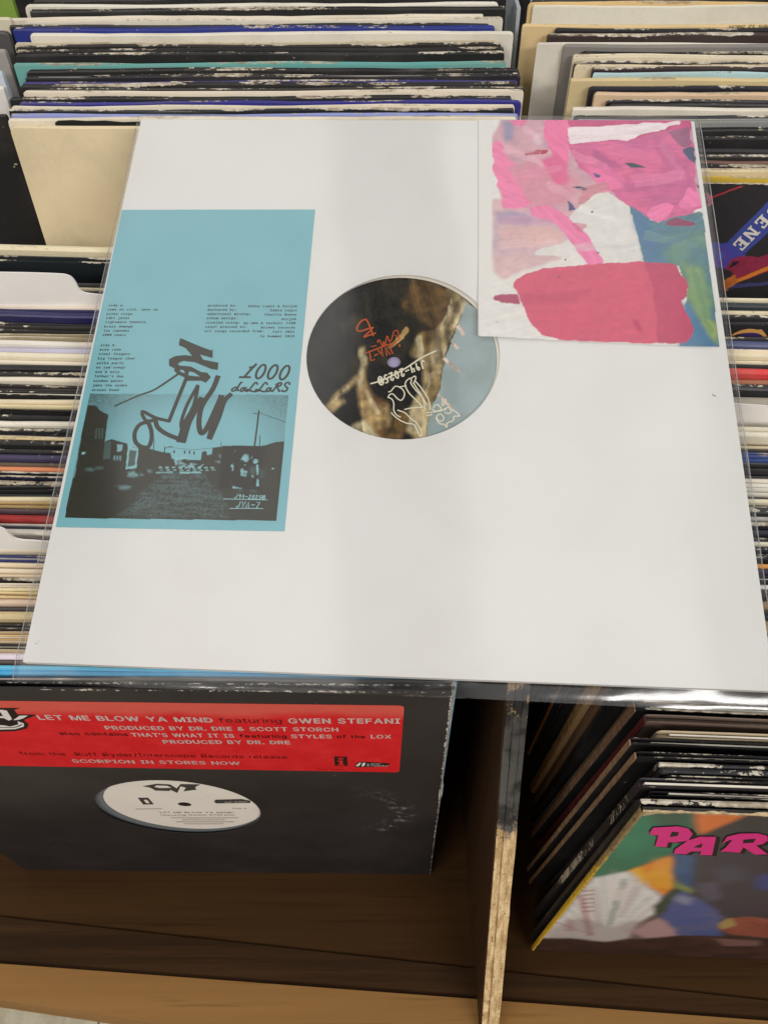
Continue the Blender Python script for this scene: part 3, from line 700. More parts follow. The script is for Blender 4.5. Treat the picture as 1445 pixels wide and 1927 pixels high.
D = [
 (561, 'cream jacket at the rear', (228, 218, 190), .2), (568, 'dark teal jacket', (52, 60, 64), .4), (582, 'tan jacket with a grey streak', (206, 196, 166), .4), (594, 'black jacket', (52, 50, 52), .45), (604, 'black jacket with the orange ring print', (46, 44, 50), .3, {'t': .002, 'open': False}), (633, 'black jacket with a white line', (44, 44, 46), .7, {'t': .0018}),
 (640, 'slate blue jacket', (84, 92, 130), .3), (658, 'cream jacket with pinkish edge', (222, 206, 184), .3, {'t': .0018}), (664, 'thin cream jacket', (216, 204, 176), .3), (677, 'wavy cream jacket', (220, 206, 178), .6), (684, 'black jacket behind the red one', (44, 44, 46), .3), (694, 'bright red jacket', (214, 48, 56), .12), (711, 'brown jacket', (156, 96, 70), .15),
 (724, 'black jacket with a grey edge', (58, 58, 60), .5), (748, 'crumpled grey jacket', (150, 144, 134), .5), (803, 'ivory jacket in front of the white tab', (232, 226, 204), .2), (812, 'pale cream jacket', (222, 216, 198), .1, {'t': .003}), (838, 'torn tan jacket', (196, 180, 150), .8, {'t': .0015}), (845, 'thin black jacket', (58, 56, 58), .3), (852, 'blue jacket with white nicks', (84, 98, 154), .6, {'t': .0018}), (860, 'cobalt blue jacket', (50, 74, 134), .3),
 (872, 'black jacket with chips', (52, 54, 54), .6), (893, 'black jacket with a pale line', (50, 50, 52), .5, {'t': .0012}), (898, 'cream jacket', (226, 220, 204), .15), (908, 'off white jacket', (222, 218, 206), .25), (918, 'light grey jacket', (206, 204, 192), .3), (927, 'grey cream jacket', (204, 200, 186), .3), (935, 'dark plum jacket', (66, 56, 64), .4, {'t': .0015}), (941, 'pale ivory jacket', (234, 224, 196), .15), (952, 'black jacket with blue tint', (50, 54, 60), .35),
 (973, 'silver jacket', (176, 178, 178), .3), (982, 'black jacket with white nick', (52, 54, 58), .6), (995, 'blue black jacket', (52, 56, 64), .4), (1009, 'black jacket with scratches', (54, 52, 58), .6), (1019, 'clean cream jacket', (230, 224, 202), .1), (1029, 'black jacket with grey edge', (48, 50, 58), .35), (1042, 'black jacket', (48, 50, 56), .4), (1058, 'orange jacket', (214, 150, 70), .15), (1070, 'indigo jacket', (54, 56, 76), .5), (1084, 'dark indigo jacket', (48, 50, 66), .4), (1099, 'white jacket', (224, 222, 216), .15), (1112, 'black jacket at the sleeve edge', (50, 50, 54), .4), (1130, 'tan jacket under the sleeve', (150, 122, 88), .3), (1150, 'black jacket under the sleeve', (40, 38, 40), .4), (1166, 'wide tan jacket under the sleeve', (170, 138, 96), .3, {'t': .006, 'spine': (170, 136, 92)}), (1192, 'charcoal jacket under the sleeve', (48, 46, 46), .4), (1212, 'brown jacket under the sleeve', (120, 90, 66), .3), (1232, 'plain black jacket under the sleeve', (36, 36, 38), .3), (1252, 'grey jacket under the sleeve', (92, 88, 84), .3), (1272, 'glossy black jacket under the sleeve', (36, 36, 38), .3), (1290, 'dark brown jacket under the sleeve', (84, 66, 54), .4)]
stack(D, 1440, (0, .187, 1.0), .56, .112, (-3.0, -2.6), (9, 12), 'right front bin', 'records in the right front bin', 44)

E = [
 (1313, 'grey brown jacket under the bag hem', (112, 102, 92), .5, {'ul': 1198, 't': .003, 'spine': (96, 80, 66)}), (1321, 'black jacket with a brown spine', (34, 36, 40), .75, {'ul': 1194, 'spine': (128, 102, 82)}), (1347, 'brown jacket in clear plastic', (116, 98, 88), .6, {'ul': 1213, 't': .0035, 'spine': (92, 40, 40)}), (1372, 'cream jacket with open mouth', (178, 162, 136), .5, {'ul': 1236, 't': .0035, 'open': True}),
 (1392, 'black jacket with thick cream edge', (40, 38, 40), .95, {'ul': 1186, 't': .0025, 'open': True, 'spine': (150, 122, 96)}), (1417, 'black jacket with chipped white edge', (36, 36, 38), .85, {'ul': 1196, 'open': True, 't': .0025, 'spine': (146, 118, 92)}), (1432, 'black jacket with frayed corner', (38, 38, 42), .6, {'ul': 1238}), (1443, 'thin black jacket with frayed corner', (38, 38, 42), .6, {'ul': 1241}),
 (1457, 'black jacket with rolled cream edge', (44, 42, 42), .9, {'ul': 1249, 'open': True, 't': .0022}), (1464, 'black jacket with white flecks', (40, 38, 40), .75, {'ul': 1203}), (1487, 'black jacket with a long cream line', (36, 35, 36), .85, {'ul': 1222, 'open': True, 't': .002}), (1502, 'black jacket just behind the colourful cover', (38, 36, 36), .8, {'ul': 1198, 't': .0025})]
for r in E: r[4].setdefault('u', 1230)
stack(E, 1230, (0, .15, 1.002), .02, .1, (-2.6, -2.3), (13, 7.2), 'front right corner bin', 'records in the right front bin', 55)

# records of the next bin at the far left, only their right ends show
LB = [(-20, 'green and white jacket', (120, 150, 60), .5, {'ur': 22}), (30, 'cream jacket with a soft corner', (206, 198, 176), .4, {'ur': 24, 't': .004}), (60, 'dark grey jacket', (86, 84, 84), .5, {'ur': 20}),
      (90, 'grey jacket', (150, 146, 142), .4, {'ur': 14}), (130, 'pale blue jacket', (190, 198, 208), .3, {'ur': 8}), (160, 'thin white jacket', (220, 216, 210), .3, {'ur': 10}), (214, 'black jacket facing out with pale print', (36, 35, 36), .35, {'ur': 15, 'u': 10, 't': .003, 'open': False})]
for r in LB: r[4].setdefault('u', 10)
stack(LB, 10, (0, .508, 1.138), .47, -.56, (-1, -1), (2, 0), 'far left bin', 'records in the far left bin', 66)

# ================================================================== WHITE TAB DIVIDERS
def tab_divider(outline, base_uv, plane_p, slope, yaw, lean, label, x_far):
    n = np.array([0, -slope, 1.0]); q = hit(*base_uv, np.array(plane_p), n / np.linalg.norm(n))
    R = np.array(Matrix.Rotation(math.radians(yaw), 3, 'Z') @ Matrix.Rotation(math.radians(lean), 3, 'X'))
    fr = Frame(q, np.stack([R[:, 0], R[:, 2]], 1))
    P = smooth(fr.locs(outline), 6); P = [np.array(p) for p in P]
    P = [np.array([x_far[0], P[0][1]])] + P + [np.array([x_far[1], P[-1][1]]), np.array([x_far[1], -.30]), np.array([x_far[0], -.30])]
    k = len(P); V = [(p[0], p[1], 0) for p in P] + [(p[0], p[1], -.0009) for p in P]
    F = [tuple(range(k - 1, -1, -1)), tuple(range(k, 2 * k))] + [(i, (i + 1) % k, k + (i + 1) % k, k + i) for i in range(k)]
    o = mesh_obj('tab_divider', V, F, M['tab']); o.matrix_world = fr.mat()
    tag(o, label, 'divider', 'white plastic divider cards between the records')
    return o
tab_divider([(0, 513), (60, 514), (112, 516), (126, 518), (136, 523), (143, 532), (149, 543), (157, 550), (170, 553), (200, 556)], (170, 554.5), (0, .187, 1.0), .50, -2.2, 5,
            'white plastic divider with a tall curved tab above the text columns', (-.12, .17))
tab_divider([(-40, 992), (-12, 992), (2, 994), (12, 999), (20, 1007), (30, 1014), (44, 1017), (62, 1018), (90, 1020)], (62, 1018), (0, .187, 1.0), .50, -1.8, 5,
            'white plastic divider with a low tab in the lower left stack', (-.10, .2))
tab_divider([(1340, 758), (1380, 760), (1445, 764), (1500, 768)], (1440, 764), (0, .187, 1.0), .56, -3.0, 6, 'plain white divider card in the right stack below the red jacket', (-.07, .24))

# ================================================================== THE WHITE SLEEVE IN THE MIDDLE
SF = Frame((0.00786808, 0.32121416, 1.08711477), np.array([[0.99851298, 0.04731566, -0.02707516], [-0.0541537, 0.91796848, -0.39293925], [0.00626196, 0.39382116, 0.91916575]]))
HS, HR = .157, .0477
hc = np.array([-.0003, .0014])
def holed_panel(hs, hr, c, h0, h1, nseg=72, corner=.0):
    V = []; F = []
    sq = []
    for i in range(nseg):
        a = 2 * math.pi * (i + .5) / nseg; d = np.array([math.cos(a), math.sin(a)]); t = hs / max(abs(d[0]), abs(d[1])); sq.append(d * t)
    # make sure the four corners are exact
    for s in ((1, 1), (-1, 1), (-1, -1), (1, -1)):
        j = min(range(nseg), key=lambda i: np.linalg.norm(sq[i] - hs * np.array(s))); sq[j] = hs * np.array(s, float)
    circ = [np.array([c[0] + hr * math.cos(2 * math.pi * (i + .5) / nseg), c[1] + hr * math.sin(2 * math.pi * (i + .5) / nseg)]) for i in range(nseg)]
    for h in (h0, h1):
        V += [(*p, h) for p in sq] + [(*p, h) for p in circ]
    k = 2 * nseg
    for i in range(nseg):
        j = (i + 1) % nseg
        F += [(k + i, k + j, k + nseg + j, k + nseg + i), (i, nseg + i, nseg + j, j), (i, j, k + j, k + i), (nseg + i, k + nseg + i, k + nseg + j, nseg + j)]
    return V, F
sl = empty('record_sleeve', SF.mat())
tag(sl, 'plain white cardboard record sleeve with a round centre hole, lying on the stacks', 'record sleeve')
V, F = holed_panel(HS, HR, hc, -.0006, 0.0); mesh_obj('front_panel', V, F, M['white_card'], sl)
V, F = box(-HS, HS, -HS, HS, -.0042, -.0036); mesh_obj('back_panel', V, F, M['white_card'], sl)
for nm, bx in (('spine', (-HS, -HS + .0006, -HS, HS, -.0035, -.0007)), ('bottom_fold', (-HS + .0007, HS, -HS, -HS + .0006, -.0035, -.0007))):
    V, F = box(*bx); mesh_obj(nm, V, F, M['white_card'], sl)
V, F = holed_panel(HS - .004, HR + .0004, hc + np.array([-.0017, -.0014]), -.0013, -.0010); mesh_obj('inner_sleeve', V, F, M['inner'], sl)
# --- the disc inside
def disc(r, h0, h1, n=96, c=(0, 0), ri=0.0):
    V = []; F = []
    for h in (h0, h1):
        V += [(c[0] + r * math.cos(2 * math.pi * i / n), c[1] + r * math.sin(2 * math.pi * i / n), h) for i in range(n)]
        V += [(c[0] + ri * math.cos(2 * math.pi * i / n), c[1] + ri * math.sin(2 * math.pi * i / n), h) for i in range(n)]
    for i in range(n):
        j = (i + 1) % n
        F += [(i, n + i, n + j, j), (2 * n + i, 2 * n + j, 3 * n + j, 3 * n + i), (i, j, 2 * n + j, 2 * n + i), (n + i, 3 * n + i, 3 * n + j, n + j)]
    return V, F
vc = np.array(SF.loc(741, 677))
vr = empty('vinyl_record', SF.mat()); tag(vr, 'vinyl record with a brown rock photo label, showing through the sleeve hole', 'vinyl record')
V, F = disc(.148, -.0030, -.0018, c=vc, ri=.0036); mesh_obj('grooved_disc', V, F, M['vinyl'], vr)
V, F = disc(.0040, -.0034, -.0031, c=vc, ri=.0); mesh_obj('spindle_hole', V, F, flat('lavender_paper_behind', (0, 0, 0), .6, raw=seen((176, 168, 198))), vr)
# label picture
Z7 = lambda p: zpts(p, 560, 500, 3.6125)
cv = Canvas(Frame(SF.t, SF.R), vc[0] - .0555, vc[0] + .0555, vc[1] - .0555, vc[1] + .0555, .00045, seen((74, 72, 66)), 5)
dk = seen((66, 65, 60)); tan = seen((184, 168, 130)); tan2 = seen((208, 196, 158)); brn = seen((122, 102, 80)); sky = seen((150, 168, 168))
cv.fill(Z7([(60, 300), (500, 60), (830, 60), (900, 380), (760, 560), (470, 800), (400, 760), (180, 950), (60, 760)]), seen((70, 69, 66)), .004, 2, .8, col2=seen((88, 86, 80)))
cv.fill(Z7([(800, 40), (1040, 160), (1050, 250), (960, 440), (900, 400), (700, 250)]), brn, .004, 3, .8, mott=1.0)
cv.fill(Z7([(1010, 110), (1150, 200), (1160, 250), (1090, 380), (1020, 540), (985, 690), (965, 850), (910, 960), (880, 1160), (790, 1170), (735, 1110), (770, 950), (850, 800), (840, 660), (780, 600), (770, 560), (810, 460), (940, 430), (1010, 340), (1050, 250)]), tan, .003, 1, 1, mott=.9, col2=seen((150, 130, 92)))
cv.fill(Z7([(830, 440), (930, 440), (940, 560), (860, 660), (800, 600)]), seen((136, 112, 78)), .004, 3, .8, mott=.8)
cv.fill(Z7([(1080, 230), (1120, 210), (1060, 350), (1000, 500), (980, 520), (1010, 400)]), seen((110, 96, 72)), .003, 1, .8, mott=.8)
cv.fill(Z7([(880, 420), (960, 425), (920, 520), (840, 540)]), seen((96, 84, 68)), .003, 3, .7)
cv.fill(Z7([(1152, 235), (1240, 290), (1400, 480), (1420, 660), (1330, 860), (1180, 1040), (1010, 1150), (880, 1150), (905, 965), (965, 850), (985, 700), (1022, 560), (1090, 380)]), sky, .002, 0, 1, col2=seen((160, 178, 180)))
cv.fill(Z7([(420, 545), (450, 530), (468, 600), (452, 700), (475, 800), (545, 880), (605, 905), (645, 985), (625, 1110), (550, 1190), (470, 1100), (430, 1000), (410, 850), (402, 750), (425, 650)]), seen((166, 142, 100)), .003, 1, 1, mott=1.0, col2=seen((116, 94, 64)))
cv.fill(Z7([(425, 560), (450, 540), (462, 610), (440, 700), (432, 820), (415, 780), (430, 650)]), tan2, .002, 1, .8)
cv.fill(Z7([(600, 552), (650, 505), (700, 452), (742, 398), (764, 430), (706, 492), (645, 545)]), seen((184, 150, 96)), .002, 0, 1, mott=.7)
cv.fill(Z7([(170, 950), (235, 880), (325, 805), (405, 715), (412, 765), (335, 850), (255, 895), (300, 885), (320, 915), (205, 995)]), seen((182, 158, 112)), .003, 1, .95, mott=.9)
cv.fill(Z7([(350, 1100), (445, 1025), (560, 1160), (540, 1200), (420, 1150)]), tan, .003, 1, .9, mott=.6)
cv.fill(Z7([(690, 975), (760, 950), (745, 1060), (690, 1190), (560, 1190), (640, 1080)]), seen((128, 106, 72)), .004, 1, .8, mott=1.0)
for q, a_ in (([(1130, 215), (1150, 245), (1080, 380), (1010, 560), (975, 700), (965, 690), (1000, 540), (1065, 370)], .7), ([(1045, 180), (1060, 200), (1040, 300), (960, 430), (950, 420), (1020, 300)], .6), ([(800, 470), (830, 450), (850, 560), (840, 660), (820, 640), (815, 560)], .5), ([(900, 700), (925, 690), (900, 820), (860, 930), (845, 920), (880, 820)], .55), ([(770, 960), (800, 950), (780, 1060), (750, 1120), (740, 1100), (760, 1040)], .5),
              ([(450, 830), (470, 820), (520, 900), (560, 1000), (540, 1010), (490, 920)], .45), ([(400, 1080), (450, 1040), (530, 1140), (500, 1150)], .5), ([(190, 950), (250, 885), (330, 815), (395, 740), (398, 755), (330, 835), (255, 900)], .6)):
    cv.fill(Z7(q), tan2, .0015, 0, a_, brush=1.75)
for q in ([(1075, 400), (1095, 385), (1142, 450), (1125, 470)], [(1040, 515), (1055, 500), (1100, 545), (1085, 560)], [(985, 625), (1000, 610), (1112, 702), (1095, 722)], [(948, 870), (962, 858), (1066, 962), (1050, 976)]):
    cv.fill(Z7(q), seen((208, 186, 172)), .0003)
tm = (1 + (bristle(cv.X, cv.Y, 1.75, .55) - .5) * 1.5 + (cv.n3 - .5) * .5 + (cv.n2 - .5) * .4); lum = cv.C.mean(-1); isk = np.clip((cv.C[..., 2] - cv.C[..., 0]) * 12, 0, 1); cv.C = cv.C * (1 + (tm - 1) * (1 - isk))[..., None]
gr = cv.C.mean(-1, keepdims=True); cv.C = cv.C * .80 + gr * .20
lab = cv.build('label', M['print'], vr, -.0016, keep=lambda x, y: ((x - vc[0]) ** 2 + (y - vc[1]) ** 2 < .0542 ** 2) & ((x - vc[0]) ** 2 + (y - vc[1]) ** 2 > .0037 ** 2))
Z6 = lambda p: zpts(p, 640, 580, 5.558)
ik = Ink(SF, -.00152)
for q in ([(270, 95), (220, 115), (180, 170), (175, 205), (215, 222), (290, 195), (345, 182)], [(270, 95), (300, 150), (345, 270)], [(345, 182), (300, 230), (245, 285), (300, 265), (370, 240)]): ik.stroke(Z6(q), .0008)
ik.stroke(Z6([(270, 450), (400, 400), (560, 340), (620, 300)]), .0007); ik.stroke(Z6([(620, 365), (622, 380)]), .0009, sm=0)
hand_text(ik, 'JVA-7', *Z6([(545, 362), (275, 460), (585, 440)]), .0007)
for q in ([(325, 385), (375, 372)], [(390, 320), (395, 345), (405, 310), (430, 350), (440, 390), (455, 330), (470, 370), (490, 270), (515, 330), (540, 300), (560, 230), (600, 215), (610, 290), (570, 260)]): ik.stroke(Z6(q), .0005)
ik.build('orange_writing', flat('orange_crayon_print', (0, 0, 0), .6, raw=seen((190, 108, 84))), lab)
ik = Ink(SF, -.00150)
ik.stroke(Z6([(320, 772), (420, 742), (560, 680), (700, 600), (850, 500), (1000, 428)]), .0008)
hand_text(ik, 'J94-2025c', *Z6([(880, 525), (385, 715), (905, 600)]), .00075)
CAT = [[(505, 858), (530, 850), (575, 800), (625, 812), (665, 850), (670, 900), (640, 945), (600, 930), (550, 880), (515, 890), (500, 915)], [(620, 806), (690, 795)], [(500, 915), (540, 935), (560, 980), (560, 1050), (590, 1100), (630, 1122)],
       [(690, 745), (680, 790), (720, 870), (800, 950), (865, 1020)], [(690, 745), (730, 715), (745, 740), (740, 770), (790, 840), (860, 920), (890, 1040)], [(740, 720), (780, 692), (790, 720), (765, 770)], [(780, 740), (850, 820), (920, 930), (945, 1040)], [(770, 770), (840, 880), (910, 1000)],
       [(675, 1042), (760, 1025), (870, 1020)], [(600, 1050), (680, 1080), (740, 1140), (800, 1180)], [(535, 1078), (600, 1140), (690, 1185), (770, 1200), (800, 1250), (835, 1320), (855, 1310), (840, 1250), (800, 1185)],
       [(900, 1080), (960, 1070), (1060, 1055), (1100, 1030)], [(905, 1110), (960, 1095)], [(975, 1030), (990, 1000), (1030, 990)], [(1000, 1130), (1040, 1190), (1090, 1200), (1115, 1232), (1120, 1185), (1180, 1160), (1195, 1115), (1250, 1110), (1200, 1060), (1150, 1040)],
       [(1010, 1110), (1050, 1090), (1085, 1130), (1060, 1165), (1020, 1150), (1010, 1110)], [(1090, 1050), (1130, 1020), (1165, 1060), (1130, 1085), (1095, 1070)], [(1070, 930), (1065, 1000)], [(1105, 935), (1080, 1005)], [(1030, 1000), (1060, 1040), (1000, 1060), (965, 1040)]]
for q in CAT: ik.stroke(Z6(q), .0006)
ik.build('white_drawing', flat('cream_pen_print', (0, 0, 0), .6, raw=seen((226, 220, 200))), lab)

m_sc = flat('grey_scuff', (150, 148, 144), .7); m_sc2 = flat('faint_scuff', (196, 192, 186), .7)
for (u, v, w_, h_, m__) in ((1343, 745, 4, 2.0, m_sc), (1340, 742, 2, 1.0, m_sc), (69, 1211, 4, 1.6, m_sc2), (74, 1207, 2, 1.2, m_sc2), (205, 1178, 2, 1.2, m_sc2), (1028, 1180, 3, .8, m_sc2), (700, 1010, 2, .8, m_sc2), (980, 900, 2, .9, m_sc2), (480, 310, 2.5, .8, m_sc2), (1190, 860, 1.5, 1.0, m_sc2), (620, 1190, 3, .7, m_sc2), (330, 1080, 1.6, .8, m_sc2)):
    ik = Ink(SF, .00012); ik.poly([(u - w_, v - h_ * .3), (u - w_ * .2, v - h_), (u + w_ * .8, v + h_ * .2), (u + w_, v + h_), (u, v + h_ * .6)]); ik.build('scuff_mark', m__, sl)
# --- blue printed sheet
BLUE = seen((136, 186, 196)); INK = seen((84, 84, 80))
m_ink = flat('dark_grey_print_ink', (0, 0, 0), .5, raw=INK); m_bl = flat('pale_blue_paper', (0, 0, 0), .5, .03, 30, raw=BLUE); m_lt = flat('light_blue_reserve', (0, 0, 0), .5, raw=seen((158, 200, 206)))
ins = empty('printed_sheet', SF.mat()); tag(ins, 'pale blue printed sheet with track list and street photo, left on the sleeve', 'printed sheet')
c4 = SF.locs([(226, 395.5), (593, 395), (535.5, 1000), (106, 992)]); c4[0][0] = max(c4[0][0], -.1566); 
V = [(p[0], p[1], h) for h in (.0001, .00032) for p in c4]
mesh_obj('paper', V, [(3, 2, 1, 0), (4, 5, 6, 7), (0, 1, 5, 4), (1, 2, 6, 5), (2, 3, 7, 6), (3, 0, 4, 7)], m_bl, ins)
hP = .00036
Z3 = lambda p: zpts(p, 160, 560, 6.02)
for s, x0, x1, y in [('side a.', 268, 455, 103), ('come on rich, open up', 255, 832, 150), ('pinky rings', 246, 547, 200), ('14kt jones', 240, 510, 247), ('lightmare theatre', 230, 695, 293), ('brain damage', 220, 548, 343), ('los capades', 210, 510, 390), ('1000 years', 200, 472, 438),
                     ('side b.', 178, 368, 555), ('area code', 167, 415, 604), ('steal fingers', 157, 520, 654), ('big league chew', 147, 570, 705), ('polka party', 136, 445, 757), ('no sad songs', 127, 462, 807), ('one & only', 118, 398, 857), ("father's day", 108, 445, 907), ('window pains', 98, 435, 959), ('jake the snake', 90, 483, 1010), ('eraser head', 80, 390, 1062)]:
    ik = Ink(SF, hP); text_between(ik, s, *Z3([(x0, y), (x1, y)]), .0017, .045, mono=True); ik.build('track_title', m_ink, ins)
Z4 = lambda p: zpts(p, 370, 560, 6.283)
for s, x0, x1, y in [('produced by:', 135, 485, 110), ('Eddie Logix & Airjob', 608, 1193, 117), ('mastered by:', 130, 480, 160), ('Eddie Logix', 868, 1190, 167), ('additional mixing:', 125, 650, 210), ('Charlie Beans', 803, 1187, 217), ('album design:', 118, 495, 260), ('Airjob', 1003, 1182, 270),
                     ('created using:', 108, 520, 312), ('Sp-404 & technic 1200', 553, 1175, 318), ('vinyl pressed at:', 102, 600, 362), ('Archer records', 757, 1170, 370), ('all songs recorded from:', 95, 805, 413), ('Fall 2021', 900, 1163, 421), ('to Summer 2025', 748, 1162, 473)]:
    ik = Ink(SF, hP); text_between(ik, s, *Z4([(x0, y), (x1, y)]), .0017, .045, mono=True); ik.build('credit_line', m_ink, ins)
ik = Ink(SF, hP)
def slant_oval(cx, cy, rx, ry, sl, n=22): return [(cx + rx * math.cos(2 * math.pi * i / n) - sl * ry * math.sin(2 * math.pi * i / n) * -1, cy - ry * math.sin(2 * math.pi * i / n)) for i in range(n)]
ik.stroke(Z4([(630, 832), (670, 822), (708, 792)]), .00115); ik.stroke(Z4([(708, 792), (640, 862), (565, 945)]), .00125); ik.stroke(Z4([(512, 946), (636, 946)]), .0012, sm=0)
for cx, cy in ((762, 880), (903, 884), (1043, 892)): ik.stroke(Z4(slant_oval(cx, cy, 46, 82, .42)), .0012, sm=0, closed=True)
for q in ([(470, 1062), (435, 1078), (418, 1100), (440, 1110), (475, 1085), (520, 1020), (538, 1008), (525, 1012), (490, 1070), (482, 1100), (505, 1100)], [(560, 1072), (535, 1080), (525, 1105), (545, 1112), (565, 1090), (560, 1072), (590, 1070)],
          [(722, 1030), (712, 1012), (690, 1015), (650, 1065), (615, 1105), (588, 1112), (580, 1098), (605, 1092), (650, 1110), (690, 1118), (705, 1108)], [(838, 1032), (828, 1012), (806, 1015), (768, 1065), (735, 1105), (708, 1112), (700, 1098), (722, 1092), (770, 1110), (806, 1118), (820, 1108)],
          [(880, 1075), (850, 1075), (828, 1098), (840, 1114), (868, 1100), (884, 1074), (872, 1105), (890, 1110)], [(972, 1022), (935, 1068), (900, 1114)], [(940, 1035), (985, 1012), (1008, 1022), (985, 1050), (945, 1058), (965, 1080), (975, 1110), (990, 1108)], [(1100, 1032), (1098, 1012), (1070, 1010), (1045, 1035), (1060, 1060), (1078, 1078), (1058, 1108), (1025, 1114), (1012, 1098)]): ik.stroke(Z4(q), .00095)
ik.build('title_lettering', m_ink, ins)
# street photograph printed in two tones
Z1 = lambda p: zpts(p, 120, 730, 3.284)
pc = [(170.3, 742), (542.7, 744.5), (520.5, 979.7), (123.6, 974.5)]
ql = np.array(SF.locs(pc))
cv = Canvas(SF, ql[:, 0].min(), ql[:, 0].max(), ql[:, 1].min(), ql[:, 1].max(), .00034, BLUE, 9)
lt = seen((150, 196, 202)); mid = seen((112, 140, 142))
# grey vignette of the printed sky (half-tone)
cx0 = np.array(SF.loc(360, 860)); rr = np.hypot((cv.X - cx0[0]) / .05, (cv.Y - cx0[1]) / .040)
f = np.clip((rr - .62) * .95, 0, .85) * (0.75 + .5 * (cv.rng.rand(*cv.X.shape) > .5)); f = np.clip(f, 0, .9)[..., None]
cv.C = cv.C * (1 - f) + INK * f
T = Z1
cv.fill(T([(60, 640), (95, 410), (150, 110), (200, 112), (240, 150), (278, 168), (257, 332), (300, 318), (396, 345), (398, 362), (465, 372), (478, 362), (585, 392), (660, 405), (672, 440), (720, 450), (720, 540), (300, 660)]), INK, .0005, 0, 1, mott=.25)
cv.fill(T([(720, 440), (850, 450), (855, 410), (858, 395), (882, 395), (886, 418), (918, 412), (922, 370), (978, 368), (985, 358), (1240, 360), (1300, 338), (1365, 330), (1340, 640), (700, 560)]), INK, .0005, 0, 1, mott=.25)
cv.fill(T([(-20, 860), (60, 560), (200, 500), (400, 520), (560, 505), (950, 510), (1340, 560), (1320, 860)]), INK, .001, 0, 1, mott=.3)
# road surface speckle, lighter streaks
road = cv.mask(T([(330, 800), (520, 620), (640, 525), (860, 525), (960, 640), (1040, 800)]), .003, 2) * np.clip((cv.rng.rand(*cv.X.shape) * .6 + cv.st * .7 - .62) * 1.2, 0, .22)
cv.C = cv.C * (1 - road[..., None]) + lt * road[..., None]
for q, a in (([(380, 530), (520, 505), (560, 515), (420, 550)], .6), ([(300, 610), (440, 590), (400, 625)], .4), ([(100, 500), (250, 492), (250, 502), (110, 510)], .35), ([(980, 640), (1200, 610), (1210, 640), (1020, 660)], .12)): cv.fill(T(q), lt, .003, 1, a, dry=.42)
cv.fill(T([(385, 505), (400, 362), (466, 376), (452, 500)]), lt, .0002, 0, .9); cv.fill(T([(398, 490), (410, 385), (452, 392), (442, 480)]), INK, .0002, 0, .85, mott=.8)
cv.fill(T([(332, 352), (366, 350), (364, 392), (334, 394)]), lt, .0006, 0, .75); 
for x in (312, 330, 348): cv.fill(T([(x, 418), (x + 12, 418), (x + 10, 450), (x - 2, 450)]), lt, .0004, 0, .45)
for x in (202, 222, 240): cv.fill(T([(x, 250), (x + 9, 250), (x + 3, 315), (x - 6, 315)]), mid, .0004, 0, .4)
cv.fill(T([(118, 398), (138, 398), (136, 412), (116, 412)]), lt, .0002, 0, .9); cv.fill(T([(258, 335), (298, 330), (290, 440), (246, 445)]), mid, .0004, 0, .35)
cv.fill(T([(680, 430), (760, 425), (850, 450), (850, 490), (690, 490)]), lt, .003, 0, .8, dry=.48)
for k in range(9):
    x = 592 + k * 40; cv.fill(T([(x, 488), (x + 22, 490), (x + 20, 500), (x - 2, 498)]), lt, .0008, 0, .8); cv.fill(T([(x + 8, 505), (x + 30, 507), (x + 28, 514), (x + 6, 512)]), lt, .0008, 0, .7)
for k in range(8): cv.fill(T([(720 + k * 18, 500 - (k % 3) * 14), (738 + k * 18, 480 - (k % 2) * 10), (742 + k * 18, 484 - (k % 2) * 10), (726 + k * 18, 505 - (k % 3) * 14)]), lt, .0008, 0, .8)
cv.fill(T([(720, 520), (850, 518), (850, 530), (720, 530)]), lt, .0003, 0, .85); cv.fill(T([(572, 520), (680, 518), (680, 528), (572, 530)]), lt, .0005, 0, .6)
cv.fill(T([(945, 412), (972, 410), (970, 470), (935, 465)]), lt, .002, 0, .6, dry=.42)
inset = T([(988, 360), (1250, 364), (1215, 632), (955, 626)]); cv.fill(inset, seen((78, 78, 75)), .0002)
def blob(cx, cy, rx, ry, a, col=lt, rough=.0012): cv.fill(Z5([(cx + rx * math.cos(t), cy + ry * math.sin(t)) for t in np.linspace(0, 6.28, 14)[:-1]]), col, rough, 0, a, mott=1.2)
Z5 = lambda p: zpts(p, 400, 830, 9.03)
blob(565, 300, 55, 62, .75); blob(570, 262, 48, 26, .5, mid); blob(500, 318, 10, 18, .7); blob(735, 345, 46, 42, .7); blob(668, 288, 12, 20, .7); blob(550, 405, 24, 8, .8)
cv.fill(Z5([(340, 380), (365, 420), (360, 515), (335, 515), (335, 450), (310, 440)]), lt, .0005, 0, .75); cv.fill(Z5([(475, 490), (510, 455), (530, 505), (600, 515), (578, 610), (485, 590)]), lt, .0006, 0, .85, mott=.8); cv.fill(Z5([(540, 540), (565, 540), (562, 570), (538, 568)]), INK, .0003, 0, .8)
cv.fill(Z5([(745, 400), (790, 410), (788, 520), (780, 575), (760, 575), (745, 470)]), lt, .0004, 0, .9); cv.fill(Z5([(760, 650), (785, 650), (795, 772), (745, 772)]), lt, .0003, 0, .85); cv.fill(Z5([(340, 765), (505, 808), (440, 815), (345, 800)]), lt, .0004, 0, .85)
cv.fill(Z5([(640, 450), (740, 440), (740, 580), (650, 590)]), mid, .001, 2, .4); cv.fill(Z5([(665, 590), (705, 590), (700, 620), (670, 618)]), lt, .0003, 0, .8); cv.fill(Z5([(1012, 468), (1052, 466), (1052, 488), (1012, 490)]), lt, .0002); blob(382, 180, 10, 8, .8); cv.fill(Z5([(790, 430), (900, 470), (880, 640), (800, 640)]), mid, .003, 3, .25)
msk = cv.mask(pc, 0, 0) > .5
ph = cv.build('street_photograph', M['print'], ins, hP, keep=lambda x, y: msk)
ik = Ink(SF, hP + .00005)
